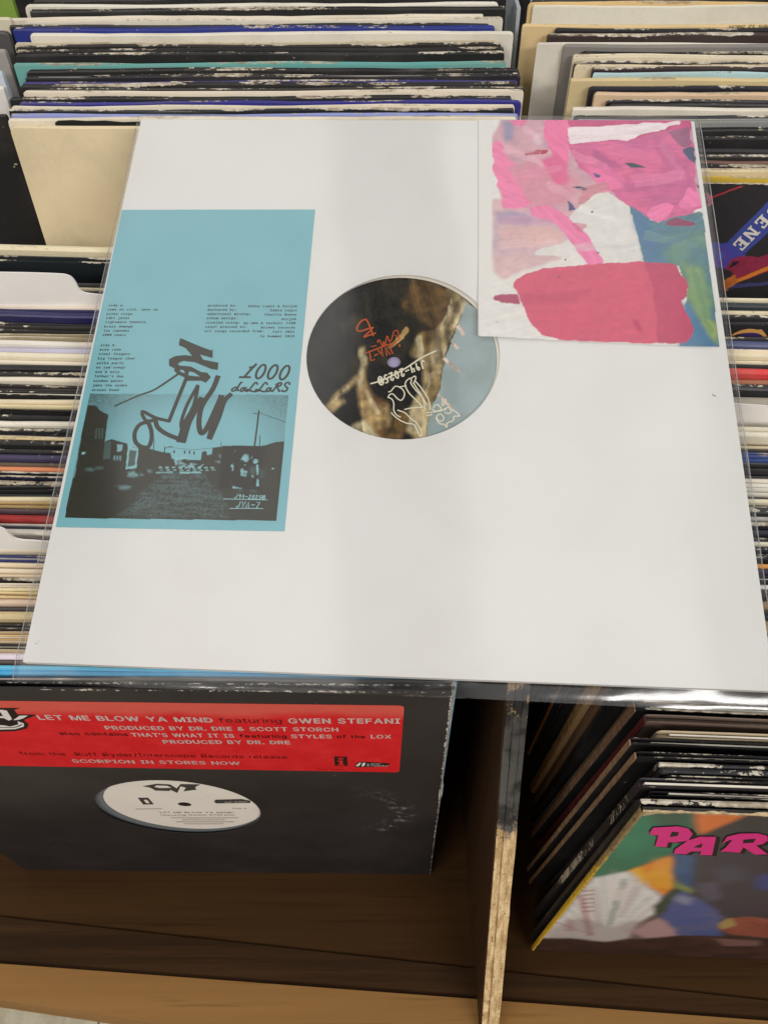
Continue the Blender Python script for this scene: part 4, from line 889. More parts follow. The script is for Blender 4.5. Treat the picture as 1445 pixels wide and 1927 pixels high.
ik.stroke(T([(1208, 145), (1195, 250), (1181, 358)]), .0008); ik.stroke(T([(1205, 165), (1172, 158)]), .0004, sm=0); ik.stroke(T([(1210, 155), (1290, 185), (1374, 215)]), .00022, sm=0); ik.stroke(T([(1215, 298), (1212, 360)]), .0004, sm=0)
ik.stroke(T([(627, 365), (622, 480)]), .0004, sm=0); ik.stroke(T([(627, 380), (650, 366), (676, 366)]), .0003); ik.stroke(T([(562, 318), (559, 380)]), .0004, sm=0); ik.stroke(T([(976, 335), (972, 370)]), .0003, sm=0); ik.stroke(T([(640, 368), (800, 385), (940, 372)]), .00016, sm=0)
for x, y in ((685, 390), (750, 392), (780, 393), (808, 398)): ik.stroke(T([(x, y), (x, y + 14)]), .0007, sm=0)
ik.build('printed_poles', m_ink, ins)
ik = Ink(SF, hP + .00006)
ik.stroke(Z5([(190, 988), (500, 996), (935, 1006)]), .00035); ik.stroke(Z5([(300, 1152), (560, 1148), (865, 1152)]), .00035)
hand_text(ik, 'J94-2025c', *Z5([(372, 975), (890, 1000), (392, 908)]), .00034); hand_text(ik, 'JVa-7', *Z5([(395, 1128), (800, 1140), (425, 1035)]), .0004)
ik.build('white_lettering', m_lt, ins)
# brush signature
Z2 = lambda p: zpts(p, 210, 620, 4.129)
ik = Ink(SF, hP + .0001)
ik.poly(Z2([(537, 70), (690, 135), (780, 168), (789, 152), (788, 226), (690, 198), (715, 238), (833, 262), (828, 318), (780, 312), (650, 258), (560, 248), (518, 268), (530, 284), (620, 292), (700, 335), (745, 338), (775, 375), (735, 418), (700, 402), (590, 402), (575, 380), (520, 352), (488, 325), (495, 308), (450, 285), (450, 235), (500, 210), (570, 203), (630, 210), (580, 150), (525, 125)]))
mm = .001 * 350 / 1445 * .29
W_ = lambda px: px / 4.129 / 2.85 * .001
ik.stroke(Z2([(520, 350), (400, 432), (320, 480), (220, 515), (30, 598)]), W_(14), W_(9)); ik.stroke(Z2([(585, 380), (520, 540), (450, 715)]), W_(22)); ik.stroke(Z2([(450, 715), (340, 688), (240, 638), (272, 712), (345, 702)]), W_(20), sm=3)
ik.stroke(Z2([(345, 702), (290, 720), (225, 742), (186, 800), (188, 870), (230, 912), (290, 915), (315, 850), (310, 780), (283, 715)]), W_(24)); ik.stroke(Z2([(345, 702), (362, 762), (430, 815), (548, 862)]), W_(26)); ik.stroke(Z2([(548, 862), (550, 790), (546, 720), (590, 590), (672, 440)]), W_(20))
ik.stroke(Z2([(548, 862), (590, 730), (640, 640), (690, 560)]), W_(56), W_(40)); ik.stroke(Z2([(560, 740), (640, 600), (672, 450)]), W_(22)); ik.stroke(Z2([(600, 720), (650, 640), (700, 540)]), W_(30))
ik.stroke(Z2([(828, 372), (790, 465), (705, 600), (682, 720), (694, 800), (722, 800), (765, 725), (855, 525)]), W_(30)); ik.stroke(Z2([(928, 510), (880, 560), (835, 690), (768, 848)]), W_(28)); ik.stroke(Z2([(855, 525), (805, 700), (766, 840)]), W_(34)); ik.stroke(Z2([(860, 560), (760, 740)]), W_(30), sm=0)
ik.build('brush_signature', m_ink, ins)
ik = Ink(SF, hP + .00013); ik.poly(Z2([(605, 330), (645, 338), (690, 370), (640, 366), (600, 360)])); ik.poly(Z2([(530, 320), (560, 318), (576, 345), (545, 335)])); ik.build('signature_gaps', m_bl, ins)

# --- pink abstract card
Z8 = lambda p: zpts(p, 880, 200, 2.89)
cc = np.array(SF.locs([(901.5, 222.5), (1297.5, 228), (1351, 654), (899, 635)]))
cardF = Frame(SF.t, SF.R)
x0, x1, y0, y1 = cc[[0, 3], 0].mean(), cc[[1, 2], 0].max() + .0002, cc[[2, 3], 1].min(), .1570
cv = Canvas(SF, x0, x1, y0, y1, .00048, seen((226, 224, 220)), 21)
S8 = lambda c: seen(c)
def pf(pts, c, **k): cv.fill(Z8(pts), S8(c), **k)
pf([(190, 60), (1260, 60), (1300, 560), (870, 520), (700, 480), (600, 600), (420, 640), (190, 560), (130, 180)], (200, 160, 174), rough=.003, soft=1, mott=.3, col2=S8((212, 170, 180)))
pf([(135, 500), (345, 540), (600, 600), (560, 720), (390, 780), (520, 830), (330, 890), (190, 950), (130, 905)], (198, 172, 188), rough=.004, soft=1, alpha=.9, mott=.3, col2=S8((216, 182, 184)))
pf([(150, 570), (260, 575), (360, 620), (300, 650), (160, 640)], (160, 148, 182), rough=.004, soft=2, alpha=.7)
pf([(150, 660), (420, 650), (540, 690), (480, 760), (200, 780)], (222, 182, 178), rough=.004, soft=3, alpha=.7)
pf([(555, 600), (620, 530), (700, 482), (760, 474), (830, 520), (870, 545), (895, 620), (925, 730), (958, 860), (700, 870), (600, 800), (540, 830), (370, 810), (365, 795), (400, 772), (540, 745)], (222, 220, 216), rough=.002, mott=.12)
pf([(190, 330), (420, 300), (600, 400), (560, 520), (420, 560), (200, 560)], (218, 150, 166), rough=.005, soft=4, alpha=.75)
pf([(190, 85), (250, 85), (245, 190), (200, 190)], (140, 146, 176), rough=.003, soft=2, alpha=.8); pf([(355, 150), (400, 150), (400, 220), (365, 210)], (214, 210, 214), rough=.003, soft=1, alpha=.6)
pf([(230, 75), (330, 75), (310, 110), (250, 115)], (232, 136, 172), rough=.002, brush=1.2)
pf([(135, 200), (160, 195), (180, 178), (215, 285), (272, 325), (215, 335), (255, 385), (300, 485), (348, 545), (290, 565), (190, 560), (185, 500), (138, 370)], (250, 140, 178), rough=.002, brush=-0.6)
pf([(330, 555), (440, 542), (548, 610), (645, 705), (722, 820), (745, 868), (655, 872), (565, 755), (482, 645), (350, 605)], (252, 140, 180), rough=.0015, brush=2.2); pf([(570, 640), (640, 660), (610, 700), (590, 690)], (206, 110, 140), rough=.004, brush=0.5, alpha=.6)
pf([(415, 70), (545, 70), (545, 330), (520, 400), (480, 440), (400, 300), (460, 262), (412, 150)], (240, 130, 172), rough=.003, brush=-1.0, mott=.2); pf([(400, 290), (480, 250), (540, 320), (540, 420), (480, 450)], (220, 112, 152), rough=.004, soft=2, alpha=.8)
pf([(545, 75), (1205, 75), (1230, 330), (1262, 560), (1180, 602), (1030, 640), (960, 615), (850, 530), (680, 400), (600, 330), (540, 220)], (220, 118, 158), rough=.003, brush=0.0, mott=.25, col2=S8((204, 112, 156)))
pf([(540, 70), (1210, 70), (1215, 140), (1080, 135), (860, 190), (700, 200), (545, 110)], (202, 98, 138), rough=.002, brush=0.8, mott=.2)
pf([(680, 235), (720, 250), (850, 340), (780, 340), (690, 290)], (182, 100, 146), rough=.004, soft=1, alpha=.8); pf([(900, 330), (960, 360), (980, 480), (930, 470)], (196, 104, 148), rough=.004, soft=2, alpha=.7); pf([(1000, 170), (1200, 300), (1240, 470), (1050, 350)], (192, 104, 150), rough=.004, soft=4, alpha=.6)
pf([(540, 118), (700, 112), (1000, 96), (1162, 84), (1150, 100), (1068, 112), (1082, 128), (930, 160), (862, 196), (780, 185), (700, 200), (548, 212)], (250, 224, 228), rough=.002, brush=0.15)
pf([(1070, 140), (1205, 120), (1215, 220), (1165, 232)], (162, 108, 138), rough=.002, brush=1.2, mott=.3); pf([(1155, 232), (1222, 228), (1238, 330), (1190, 285)], (92, 100, 122), rough=.002, brush=-0.6); pf([(1232, 420), (1260, 440), (1262, 480)], (110, 100, 130), rough=.001, brush=2.2)
pf([(640, 330), (760, 350), (850, 400), (830, 450), (740, 470), (680, 400)], (250, 130, 174), rough=.003, soft=1); pf([(955, 600), (1010, 552), (1080, 525), (1120, 545), (1100, 590), (1030, 642)], (254, 134, 178), rough=.001, brush=0.5); pf([(1135, 555), (1170, 500), (1200, 440), (1252, 480), (1265, 545), (1180, 565)], (252, 134, 178), rough=.0015, brush=-1.0)
pf([(600, 500), (640, 440), (760, 410), (770, 450), (680, 490), (590, 560)], (206, 140, 152), rough=.002, brush=0.0, alpha=.8)
pf([(868, 530), (970, 612), (1030, 642), (1110, 610), (1272, 575), (1375, 1330), (1150, 1330), (1190, 1000), (1140, 868), (958, 862), (905, 650)], (104, 136, 150), rough=.001, brush=0.8, mott=.35, col2=S8((118, 150, 134)))
pf([(880, 550), (960, 860), (1080, 860), (990, 640)], (98, 130, 166), rough=.004, soft=3, alpha=.8); pf([(1180, 860), (1260, 880), (1360, 1300), (1300, 1260), (1180, 1050)], (146, 170, 122), rough=.006, soft=3, alpha=.85); pf([(1150, 1060), (1260, 1160), (1350, 1320), (1150, 1320)], (102, 136, 172), rough=.005, soft=2, alpha=.85); pf([(1080, 700), (1180, 700), (1200, 820), (1120, 820)], (128, 158, 136), rough=.006, soft=4, alpha=.7); pf([(1280, 1130), (1340, 1180), (1355, 1290), (1310, 1240)], (176, 188, 110), rough=.004, soft=2, alpha=.7)
pf([(1055, 645), (1130, 612), (1245, 640), (1240, 655), (1130, 662)], (150, 88, 112), rough=.003, brush=0.15)
pf([(243, 970), (300, 925), (400, 890), (650, 868), (950, 848), (1130, 868), (1148, 920), (1186, 950), (1186, 1040), (1150, 1062), (1160, 1100), (1202, 1160), (1222, 1220), (1190, 1292), (1050, 1292), (700, 1283), (510, 1276), (460, 1262), (415, 1258), (340, 1180), (290, 1070)], (212, 106, 128), rough=.0012, bm=.10, load=.8, brush=1.2, mott=.08)
pf([(955, 850), (1130, 868), (1148, 920), (1186, 950), (1186, 1040), (1150, 1062), (1202, 1160), (1222, 1220), (1190, 1292), (1030, 1290), (1010, 1000)], (196, 94, 120), rough=.0012, bm=.10, load=.8, brush=-0.6, mott=.1)
pf([(290, 1030), (560, 1020), (700, 1000), (560, 1070), (290, 1085)], (196, 96, 120), rough=.003, soft=2, alpha=.6); pf([(128, 1045), (180, 1030), (272, 1024), (288, 1086), (200, 1080), (140, 1066)], (176, 96, 120), rough=.001, brush=2.2); pf([(890, 1150), (930, 1180), (945, 1230), (915, 1220)], (190, 84, 110), rough=.002, soft=1)
for (a_, b_, w_, c_, al, an) in (((200, 230), (420, 330), 60, (236, 190, 200), .45, -.4), ((250, 400), (520, 330), 70, (226, 150, 176), .45, .25), ((420, 420), (600, 520), 50, (226, 176, 190), .5, -.6), ((560, 260), (760, 330), 60, (240, 150, 184), .5, -.3), ((760, 230), (1050, 300), 70, (226, 128, 166), .5, -.25), ((900, 420), (1180, 380), 80, (236, 146, 182), .45, .15), ((700, 300), (900, 470), 60, (200, 110, 156), .4, -.7), ((1040, 200), (1200, 420), 50, (214, 134, 172), .4, -.9), ((180, 620), (480, 640), 50, (206, 160, 184), .5, 0), ((160, 760), (480, 740), 60, (226, 196, 196), .5, .1), ((300, 120), (420, 200), 50, (226, 186, 198), .5, -.5), ((600, 560), (860, 640), 40, (232, 230, 228), .6, -.3), ((560, 780), (900, 760), 40, (206, 204, 204), .4, .1), ((960, 700), (1240, 760), 60, (126, 160, 158), .5, -.2), ((1000, 800), (1200, 700), 50, (98, 132, 160), .5, .5), ((1220, 900), (1330, 1250), 40, (120, 154, 130), .5, -1.2)):
    dx_, dy_ = b_[0] - a_[0], b_[1] - a_[1]; ln_ = math.hypot(dx_, dy_); nx2, ny2 = -dy_ / ln_ * w_ / 2, dx_ / ln_ * w_ / 2
    pf([(a_[0] + nx2, a_[1] + ny2), (b_[0] + nx2 * .6, b_[1] + ny2 * .6), (b_[0] - nx2 * .6, b_[1] - ny2 * .6), (a_[0] - nx2, a_[1] - ny2)], c_, rough=.004, alpha=al, brush=an, load=.25)
pf([(850, 315), (890, 312), (975, 340), (890, 340)], (74, 90, 96), rough=.001); pf([(540, 520), (560, 530), (584, 565), (548, 575)], (96, 100, 140), rough=.001); pf([(675, 365), (720, 380), (715, 393), (690, 390)], (100, 96, 146), rough=.001)
pf([(290, 262), (370, 240), (440, 240), (400, 262), (300, 275)], (184, 82, 100), rough=.004, dry=.4); 
for q in ((600, 445, 40, 8), (630, 455, 20, 5), (675, 580, 8, 5), (528, 838, 6, 5), (362, 730, 4, 3), (705, 800, 10, 4), (155, 1185, 4, 3), (490, 930, 8, 3)): pf([(q[0] - q[2], q[1]), (q[0], q[1] - q[3]), (q[0] + q[2], q[1]), (q[0], q[1] + q[3])], (96, 96, 118), rough=.0015)
cv.C = np.clip(cv.C * (1 + (bristle(cv.X, cv.Y, .3) - .5)[..., None] * .14 + (cv.n3 - .5)[..., None] * .16), 0, .9)
# card edge margins stay paper white at left
qy = np.array(SF.locs(Z8([(130, 180), (128, 900)]))); 
lm = (cv.X < np.interp(cv.Y, [qy[1, 1], qy[0, 1]], [qy[1, 0], qy[0, 0]]) + cv.wx * .001)[..., None]; lm2 = lm & (cv.Y > np.array(SF.loc(*Z8([(130, 1000)])[0]))[1])[..., None]
cv.C = np.where(lm2, seen((226, 224, 220)), cv.C)
cm = cv.mask([(901.5, 215), (1297.8, 215), (1297.5, 228), (1351.3, 654.3), (899, 635)], 0, 0) > .5
card = empty('art_card', SF.mat()); tag(card, 'abstract pink and red paint card in the top right corner of the sleeve', 'art card')
blc = cc[3]
lift = lambda x, y: .0011 * np.exp(-(((x - blc[0]) / .03) ** 2 + ((y - blc[1]) / .025) ** 2))
cv.build('painted_face', M['print'], card, .00068, lift=lift, keep=lambda x, y: cm)
V = []; ng = 14
for h in (.0004, .00062):
    for j in range(ng + 1):
        for i in range(ng + 1):
            a = cc[3] + (cc[2] - cc[3]) * i / ng; b = np.array([cc[0][0], .157]) + (np.array([cc[1][0], .157]) - np.array([cc[0][0], .157])) * i / ng
            p = a + (b - a) * j / ng; V.append((p[0], p[1], h + float(lift(p[0], p[1]))))
n1 = (ng + 1) ** 2; F = []
for j in range(ng):
    for i in range(ng):
        k = j * (ng + 1) + i; F += [(k, k + ng + 1, k + ng + 2, k + 1), (n1 + k, n1 + k + 1, n1 + k + ng + 2, n1 + k + ng + 1)]
for i in range(ng):
    for (a, b) in ((i, i + 1), ((i + 1) * (ng + 1), i * (ng + 1)), (ng * (ng + 1) + i + 1, ng * (ng + 1) + i), (i * (ng + 1) + ng, (i + 1) * (ng + 1) + ng)): F.append((a, b, n1 + b, n1 + a))
mesh_obj('card_stock', V, F, flat('white_card_stock', (0, 0, 0), .5, raw=seen((228, 226, 222))), card)

# --- clear plastic outer bag
bag = empty('plastic_bag', SF.mat()); tag(bag, 'clear plastic outer bag around the white record sleeve', 'plastic bag')
bl_, br_, bb_, bt_ = -.1604, .1606, -.1650, .1594
nb = 90
rgb_ = np.random.RandomState(3)
gx = np.unique(np.concatenate([np.linspace(bl_, br_, nb), np.linspace(bl_, -.155, 8), np.linspace(.155, br_, 8)])); gy = np.unique(np.concatenate([np.linspace(bb_, bt_, nb), np.linspace(bb_, -.155, 14), np.linspace(.155, bt_, 6)]))
def bag_h(x, y):
    top = .0024 + .00020 * math.sin(31 * x + 17 * y) + .00013 * math.sin(55 * y - 23 * x + 1) + .00008 * math.sin(90 * x + 40 * y + 2)
    dx = max(0, -.1575 - x, x - .1575); dy_b = max(0, -.1575 - y); dy_t = max(0, y - .1575)
    k = min(1.0, dx / .0026); kb = min(1.0, dy_b / .0075); kt = min(1.0, dy_t / .004)
    h = top - .0036 * (k * k * (3 - 2 * k)) - (.0011 + .0015 / (1 + math.exp(-(x - .045) / .012))) * kb - .0006 * kb ** 3 - .003 * kt
    if dy_b > 0: h += kb * (.00035 * math.sin(75 * x + 2) + .00015 * math.sin(230 * x) + .00010 * math.sin(420 * x + 1)) * (1 - .4 * kb)
    if dy_t > 0: h += kt * .0004 * math.sin(80 * x)
    return h
def warp_edge(x, y):
    ex = 0.0012 * math.sin(14 * y + .5) if (x < bl_ + 1e-6 or x > br_ - 1e-6) else 0
    ey = 0
    if y > bt_ - 1e-6: ey = .0035 * math.exp(-((x + .135) / .03) ** 2) + .0008 * math.sin(20 * x)
    if y < bb_ + 1e-6: ey = .0009 * math.sin(17 * x + 1) - .0008 * math.sin(5 * x)
    return x + ex * .6, y + ey
V = []; F = []
for y in gy:
    for x in gx:
        X, Y = warp_edge(x, y)
        # rounded outer corners at the top
        cx_, cy_ = bl_ + .007, bt_ - .007
        if X < cx_ and Y > cy_:
            d = math.hypot(X - cx_, Y - cy_)
            if d > .007: X = cx_ + (X - cx_) * .007 / d; Y = cy_ + (Y - cy_) * .007 / d
        V.append((X, Y, bag_h(x, y)))
nx_ = len(gx)
for j in range(len(gy) - 1):
    for i in range(nx_ - 1): k = j * nx_ + i; F.append((k, k + 1, k + nx_ + 1, k + nx_))
mesh_obj('front_film', V, F, M['film'], bag, True)
Vb = [(v[0], v[1], -.0048 if (abs(v[0]) < .1575 and abs(v[1]) < .1575) else min(v[2] - .0005, -.0038)) for v in V]
mesh_obj('back_film', Vb, F, M['film'], bag, True)
# welded seams along the edges
def tube(name, pts, r, mat, parent, n=6):
    V = []; F = []; P = [np.array(p, float) for p in pts]
    for i, p in enumerate(P):
        t = P[min(i + 1, len(P) - 1)] - P[max(i - 1, 0)]; t /= np.linalg.norm(t); a = np.cross(t, [0, 0, 1.0]); a /= np.linalg.norm(a); b = np.cross(a, t)
        for k in range(n): q = 2 * math.pi * k / n; V.append(p + (a * math.cos(q) + b * math.sin(q)) * r)
    for i in range(len(P) - 1):
        for k in range(n): F.append((i * n + k, i * n + (k + 1) % n, (i + 1) * n + (k + 1) % n, (i + 1) * n + k))
    return mesh_obj(name, V, F, mat, parent, True)
def seam_mat():
    m, nt, b = newmat('film_seam'); nt.nodes.remove(b); out = nt.nodes['Material Output']
    tr = N(nt, 'ShaderNodeBsdfTransparent'); tr.inputs[0].default_value = (.9, .9, .9, 1); gl = N(nt, 'ShaderNodeBsdfGlossy'); gl.inputs['Roughness'].default_value = .2; df = N(nt, 'ShaderNodeBsdfDiffuse'); df.inputs[0].default_value = (.7, .7, .7, 1)
    m1 = N(nt, 'ShaderNodeMixShader'); m1.inputs[0].default_value = .5; L(nt, gl.outputs[0], m1.inputs[1]); L(nt, df.outputs[0], m1.inputs[2])
    mx = N(nt, 'ShaderNodeMixShader'); mx.inputs[0].default_value = .35; L(nt, tr.outputs[0], mx.inputs[1]); L(nt, m1.outputs[0], mx.inputs[2]); L(nt, mx.outputs[0], out.inputs['Surface'])
    return m
ms = seam_mat()
ys = np.linspace(bb_ + .0005, bt_ - .008, 40)
tube('side_seam', [(warp_edge(bl_, y)[0] + .0003, y, bag_h(bl_, y) + .0002) for y in ys], .00028, ms, bag)
tube('side_seam', [(warp_edge(br_, y)[0] - .0003, y, bag_h(br_, y) + .0002) for y in np.linspace(bb_ + .0005, bt_ - .001, 40)], .00028, ms, bag)

# ================================================================== BLACK RECORD JACKET AT THE FRONT LEFT
EF = Frame((-0.12739043, 0.20427355, 0.84293361), np.array([[1.0, -.008, -.015], [-.016, -.102, -.995], [.006, .995, -.102]]))
def black_card():
    m, nt, b = newmat('scuffed_black_card')
    tc = N(nt, 'ShaderNodeTexCoord'); P = tc.outputs['Object']; sep = N(nt, 'ShaderNodeSeparateXYZ'); L(nt, P, sep.inputs[0])
    dt = mth(nt, 'SUBTRACT', .157, sep.outputs[1]); dr = mth(nt, 'SUBTRACT', .157, sep.outputs[0])
    hi = noise(nt, P, 330, 3, .65); lo = noise(nt, P, 30, 2)
    v = mth(nt, 'ADD', mth(nt, 'MULTIPLY', hi, 1.0), mth(nt, 'MULTIPLY', lo, .42))
    e1 = mth(nt, 'ADD', mth(nt, 'MULTIPLY', mth(nt, 'ABSOLUTE', mth(nt, 'SUBTRACT', dt, .0018)), 130.0), 0.0)
    chip = ramp(nt, mth(nt, 'SUBTRACT', v, e1), .70, .76)
    chip2 = ramp(nt, mth(nt, 'SUBTRACT', v, mth(nt, 'MULTIPLY', mth(nt, 'MAXIMUM', dr, 0.0), 260.0)), .62, .7)
    # scuff arc near the right side
    sx = mth(nt, 'SUBTRACT', sep.outputs[0], .095); sy = mth(nt, 'SUBTRACT', sep.outputs[1], -.012)
    rad = mth(nt, 'SQRT', mth(nt, 'ADD', mth(nt, 'MULTIPLY', sx, sx), mth(nt, 'MULTIPLY', sy, sy)))
    arc = ramp(nt, mth(nt, 'ABSOLUTE', mth(nt, 'SUBTRACT', rad, .040)), .012, .0)
    arc = mth(nt, 'MULTIPLY', arc, ramp(nt, sx, .008, .035)); arc = mth(nt, 'MULTIPLY', arc, ramp(nt, noise(nt, P, 160, 4, .75), .50, .70))
    sp = ramp(nt, noise(nt, P, 520, 2, .5), .745, .77)
    base = mixc(nt, ramp(nt, noise(nt, P, 12, 4), .35, .7), lin((40, 38, 40)), lin((52, 48, 49)))
    base = mixc(nt, mth(nt, 'MULTIPLY', arc, .45), base, (.45, .44, .43))
    base = mixc(nt, mth(nt, 'MULTIPLY', sp, .5), base, (.5, .46, .4))
    L(nt, mixc(nt, mth(nt, 'MAXIMUM', chip, chip2), base, (.66, .60, .50)), b.inputs['Base Color']); b.inputs['Roughness'].default_value = .42; b.inputs['Specular IOR Level'].default_value = .25
    return m
M['black_card'] = black_card()
ej = empty('record_jacket', EF.mat()); tag(ej, 'black die-cut record jacket with a red sticker, at the front of the left bin', 'record')
eh = np.array(EF.loc(337, 1523)); 
V, F = holed_panel(.157, .0505, eh, -.0006, 0.0); mesh_obj('front_panel', V, F, M['black_card'], ej)
V, F = box(-.157, .157, -.157, .157, -.0040, -.0034); mesh_obj('back_panel', V, F, M['black_card'], ej)
# frayed pale right edge where the jacket mouth opens
rgx = random.Random(5); V = []; F = []
for i in range(41):
    y = .157 - .314 * i / 40; w = max(.0001, (.0012 + .0003 * rgx.random() + (.0012 if 16 <= i <= 18 else 0)) * (1 - i / 44))
    V += [(.1572, y, -.0004), (.1572 + w, y, -.0018), (.1571, y, -.0033)]
for i in range(40): a = 3 * i; F += [(a, a + 3, a + 4, a + 1), (a + 1, a + 4, a + 5, a + 2)]
mesh_obj('frayed_edge', V, F, flat('frayed_grey_card', (172, 176, 172), .8, .3, 200), ej)
# sticker
m_red = None
def sticker_mat():
    m, nt, b = newmat('red_sticker'); tc = N(nt, 'ShaderNodeTexCoord'); P = tc.outputs['Object']; sep = N(nt, 'ShaderNodeSeparateXYZ'); L(nt, P, sep.inputs[0])
    f = noise(nt, P, 60, 5, .7); top = ramp(nt, mth(nt, 'ADD', mth(nt, 'MULTIPLY', mth(nt, 'SUBTRACT', sep.outputs[1], .1285), 90.0), mth(nt, 'MULTIPLY', noise(nt, P, 25, 3), 1.2)), .3, 1.2)
    col = mixc(nt, ramp(nt, f, .4, .7), lin((216, 28, 36)), lin((226, 44, 48)))
    col = mixc(nt, mth(nt, 'MULTIPLY', top, .45), col, lin((222, 130, 110)))
    col = mixc(nt, mth(nt, 'MULTIPLY', ramp(nt, noise(nt, P, 200, 4, .8), .66, .75), .35), col, lin((230, 150, 140)))
    L(nt, col, b.inputs['Base Color']); b.inputs['Roughness'].default_value = .55; b.inputs['Specular IOR Level'].default_value = .15
    return m
tr_, br2 = np.array(EF.loc(760.6, 1327.6)), np.array(EF.loc(751.3, 1452.8)); tl_, bl2 = np.array(EF.loc(0, 1318.6)), np.array(EF.loc(0, 1440.2))
def ext(a, b, x): return np.array([x, a[1] + (b[1] - a[1]) / (b[0] - a[0]) * (x - a[0])])
q4 = [ext(tl_, tr_, -.125), tr_, br2, ext(bl2, br2, -.125)]
q4 = [np.array(p) for p in q4]; rp = []
for i, p in enumerate(q4):
    a = q4[i - 1] - p; b = q4[(i + 1) % 4] - p; a /= np.linalg.norm(a); b /= np.linalg.norm(b); r = .0022
    rp += [p + a * r, p + (a + b) * r * .29, p + b * r]
n = len(rp); V = [(p[0], p[1], .00005) for p in rp] + [(p[0], p[1], .00022) for p in rp]
F = [tuple(range(n))[::-1], tuple(range(n, 2 * n))] + [(i, (i + 1) % n, n + (i + 1) % n, n + i) for i in range(n)]
if np.cross(rp[1] - rp[0], rp[2] - rp[1]) > 0: pass
st = mesh_obj('sticker', V, F, sticker_mat(), ej); st['label'] = 'red rectangular promo sticker with white and black lettering'
m_wt = flat('white_print', (232, 226, 222), .5); m_bk = flat('black_print', (38, 24, 24), .5)
def sticker_text(mat, *a):
    k = Ink(EF, .00027); text_between(k, *a); k.build('lettering', mat, st)
sticker_text(m_wt, 'LET ME BLOW YA MIND', (75, 1353), (402, 1358.5), .0075, .022); sticker_text(m_bk, 'featuring', (414, 1359), (531, 1360), .0078, .0); sticker_text(m_wt, 'GWEN STEFANI', (544, 1360), (753, 1360.5), .0078, .022)
sticker_text(m_wt, 'PRODUCED BY DR. DRE & SCOTT STORCH', (201, 1372), (637, 1375.5), .0062, .020)
sticker_text(m_bk, 'also contains', (114, 1382), (243, 1384), .0056, .020); sticker_text(m_wt, "THAT'S WHAT IT IS", (250, 1385), (442, 1387), .0062, .020); sticker_text(m_bk, 'featuring', (452, 1387), (540, 1388), .0056, .020); sticker_text(m_wt, 'STYLES', (549, 1388), (625, 1388.5), .0062, .020); sticker_text(m_bk, 'of the', (634, 1388), (687, 1388.5), .0056, .020); sticker_text(m_wt, 'LOX', (698, 1388.5), (736, 1388.7), .0062, .020)
sticker_text(m_wt, 'PRODUCED BY DR. DRE', (309, 1398), (547, 1399.5), .0062, .020)
sticker_text(m_bk, 'from the  Ruff Ryder/Interscope Records release', (41, 1420), (541, 1427), .0066, .002); sticker_text(m_wt, 'SCORPION IN STORES NOW', (139, 1434), (453, 1438.5), .0064, .014)
sticker_text(m_bk, 'INTR-10418', (596, 1447), (643, 1448.3), .0018, .0)
# square mark with a lower case i, and the slanted two-word mark
ib = Ink(EF, .00027); ib.poly([(629, 1422.8), (653.6, 1423), (654, 1440.3), (630, 1440.3)]); ib.build('square_emblem', m_bk, st)
for p in ([(636, 1425), (646, 1425), (646, 1428), (637, 1428)], [(635, 1430), (645, 1430), (645.5, 1437.5), (648.5, 1437.7), (648.5, 1439.2), (635, 1439.2), (635, 1437.7), (638.5, 1437.6), (638.4, 1431.5), (635, 1431.5)]):
    im = Ink(EF, .00033); im.poly(p); im.build('emblem_letter', st.data.materials[0], st)
ib = Ink(EF, .00027); ib.poly([(667, 1441), (674, 1433), (690, 1432.8), (733, 1435.5), (731, 1441), (700, 1442.3), (670, 1443)]); ib.build('emblem_ground', m_bk, st)
im = Ink(EF, .00034)
im.poly([(669, 1440.5), (676, 1434.2), (680, 1434.2), (675, 1440.8)]); im.poly([(680, 1440.8), (683, 1434.2), (688, 1434.4), (687, 1437), (685, 1440.8)]); im.build('emblem_stroke', m_wt, st); im = Ink(EF, .00034); text_between(im, 'UFF', (690, 1437.6), (715, 1437.8), .0022, .02, shear=.4); text_between(im, 'RYDERS', (689, 1441), (729, 1441), .0022, .02, shear=.4)
im.build('slanted_emblem', m_wt, st)
# winged letter emblem at the left end
ib = Ink(EF, .00027); ib.poly([(-60, 1331), (40, 1331), (28, 1335), (34, 1343), (72, 1344), (56, 1350), (46, 1354), (55, 1362), (52, 1370), (30, 1375), (-60, 1378)])
ib.build('winged_ground', m_bk, st)
im = Ink(EF, .00034)
im.poly([(-50, 1335), (6, 1334.5), (14, 1336), (24, 1352), (18, 1355), (8, 1350), (-50, 1350)]); im.poly([(26, 1354), (38, 1345.5), (54, 1345.2), (46, 1350), (36, 1353.5)]); im.poly([(-50, 1362), (8, 1363.5), (20, 1366), (36, 1362), (34, 1356), (46, 1360), (46, 1366), (30, 1371), (-50, 1373)])
im.build('winged_emblem', m_wt, st)
im = Ink(EF, .0004); im.poly([(-50, 1340), (2, 1339), (7, 1346), (-50, 1347)]); im.poly([(13, 1357), (24, 1358), (22, 1362), (12, 1361)]); im.stroke([(-40, 1367.5), (10, 1367.5), (30, 1367), (42, 1362)], .0007); im.build('emblem_gaps', m_bk, st)
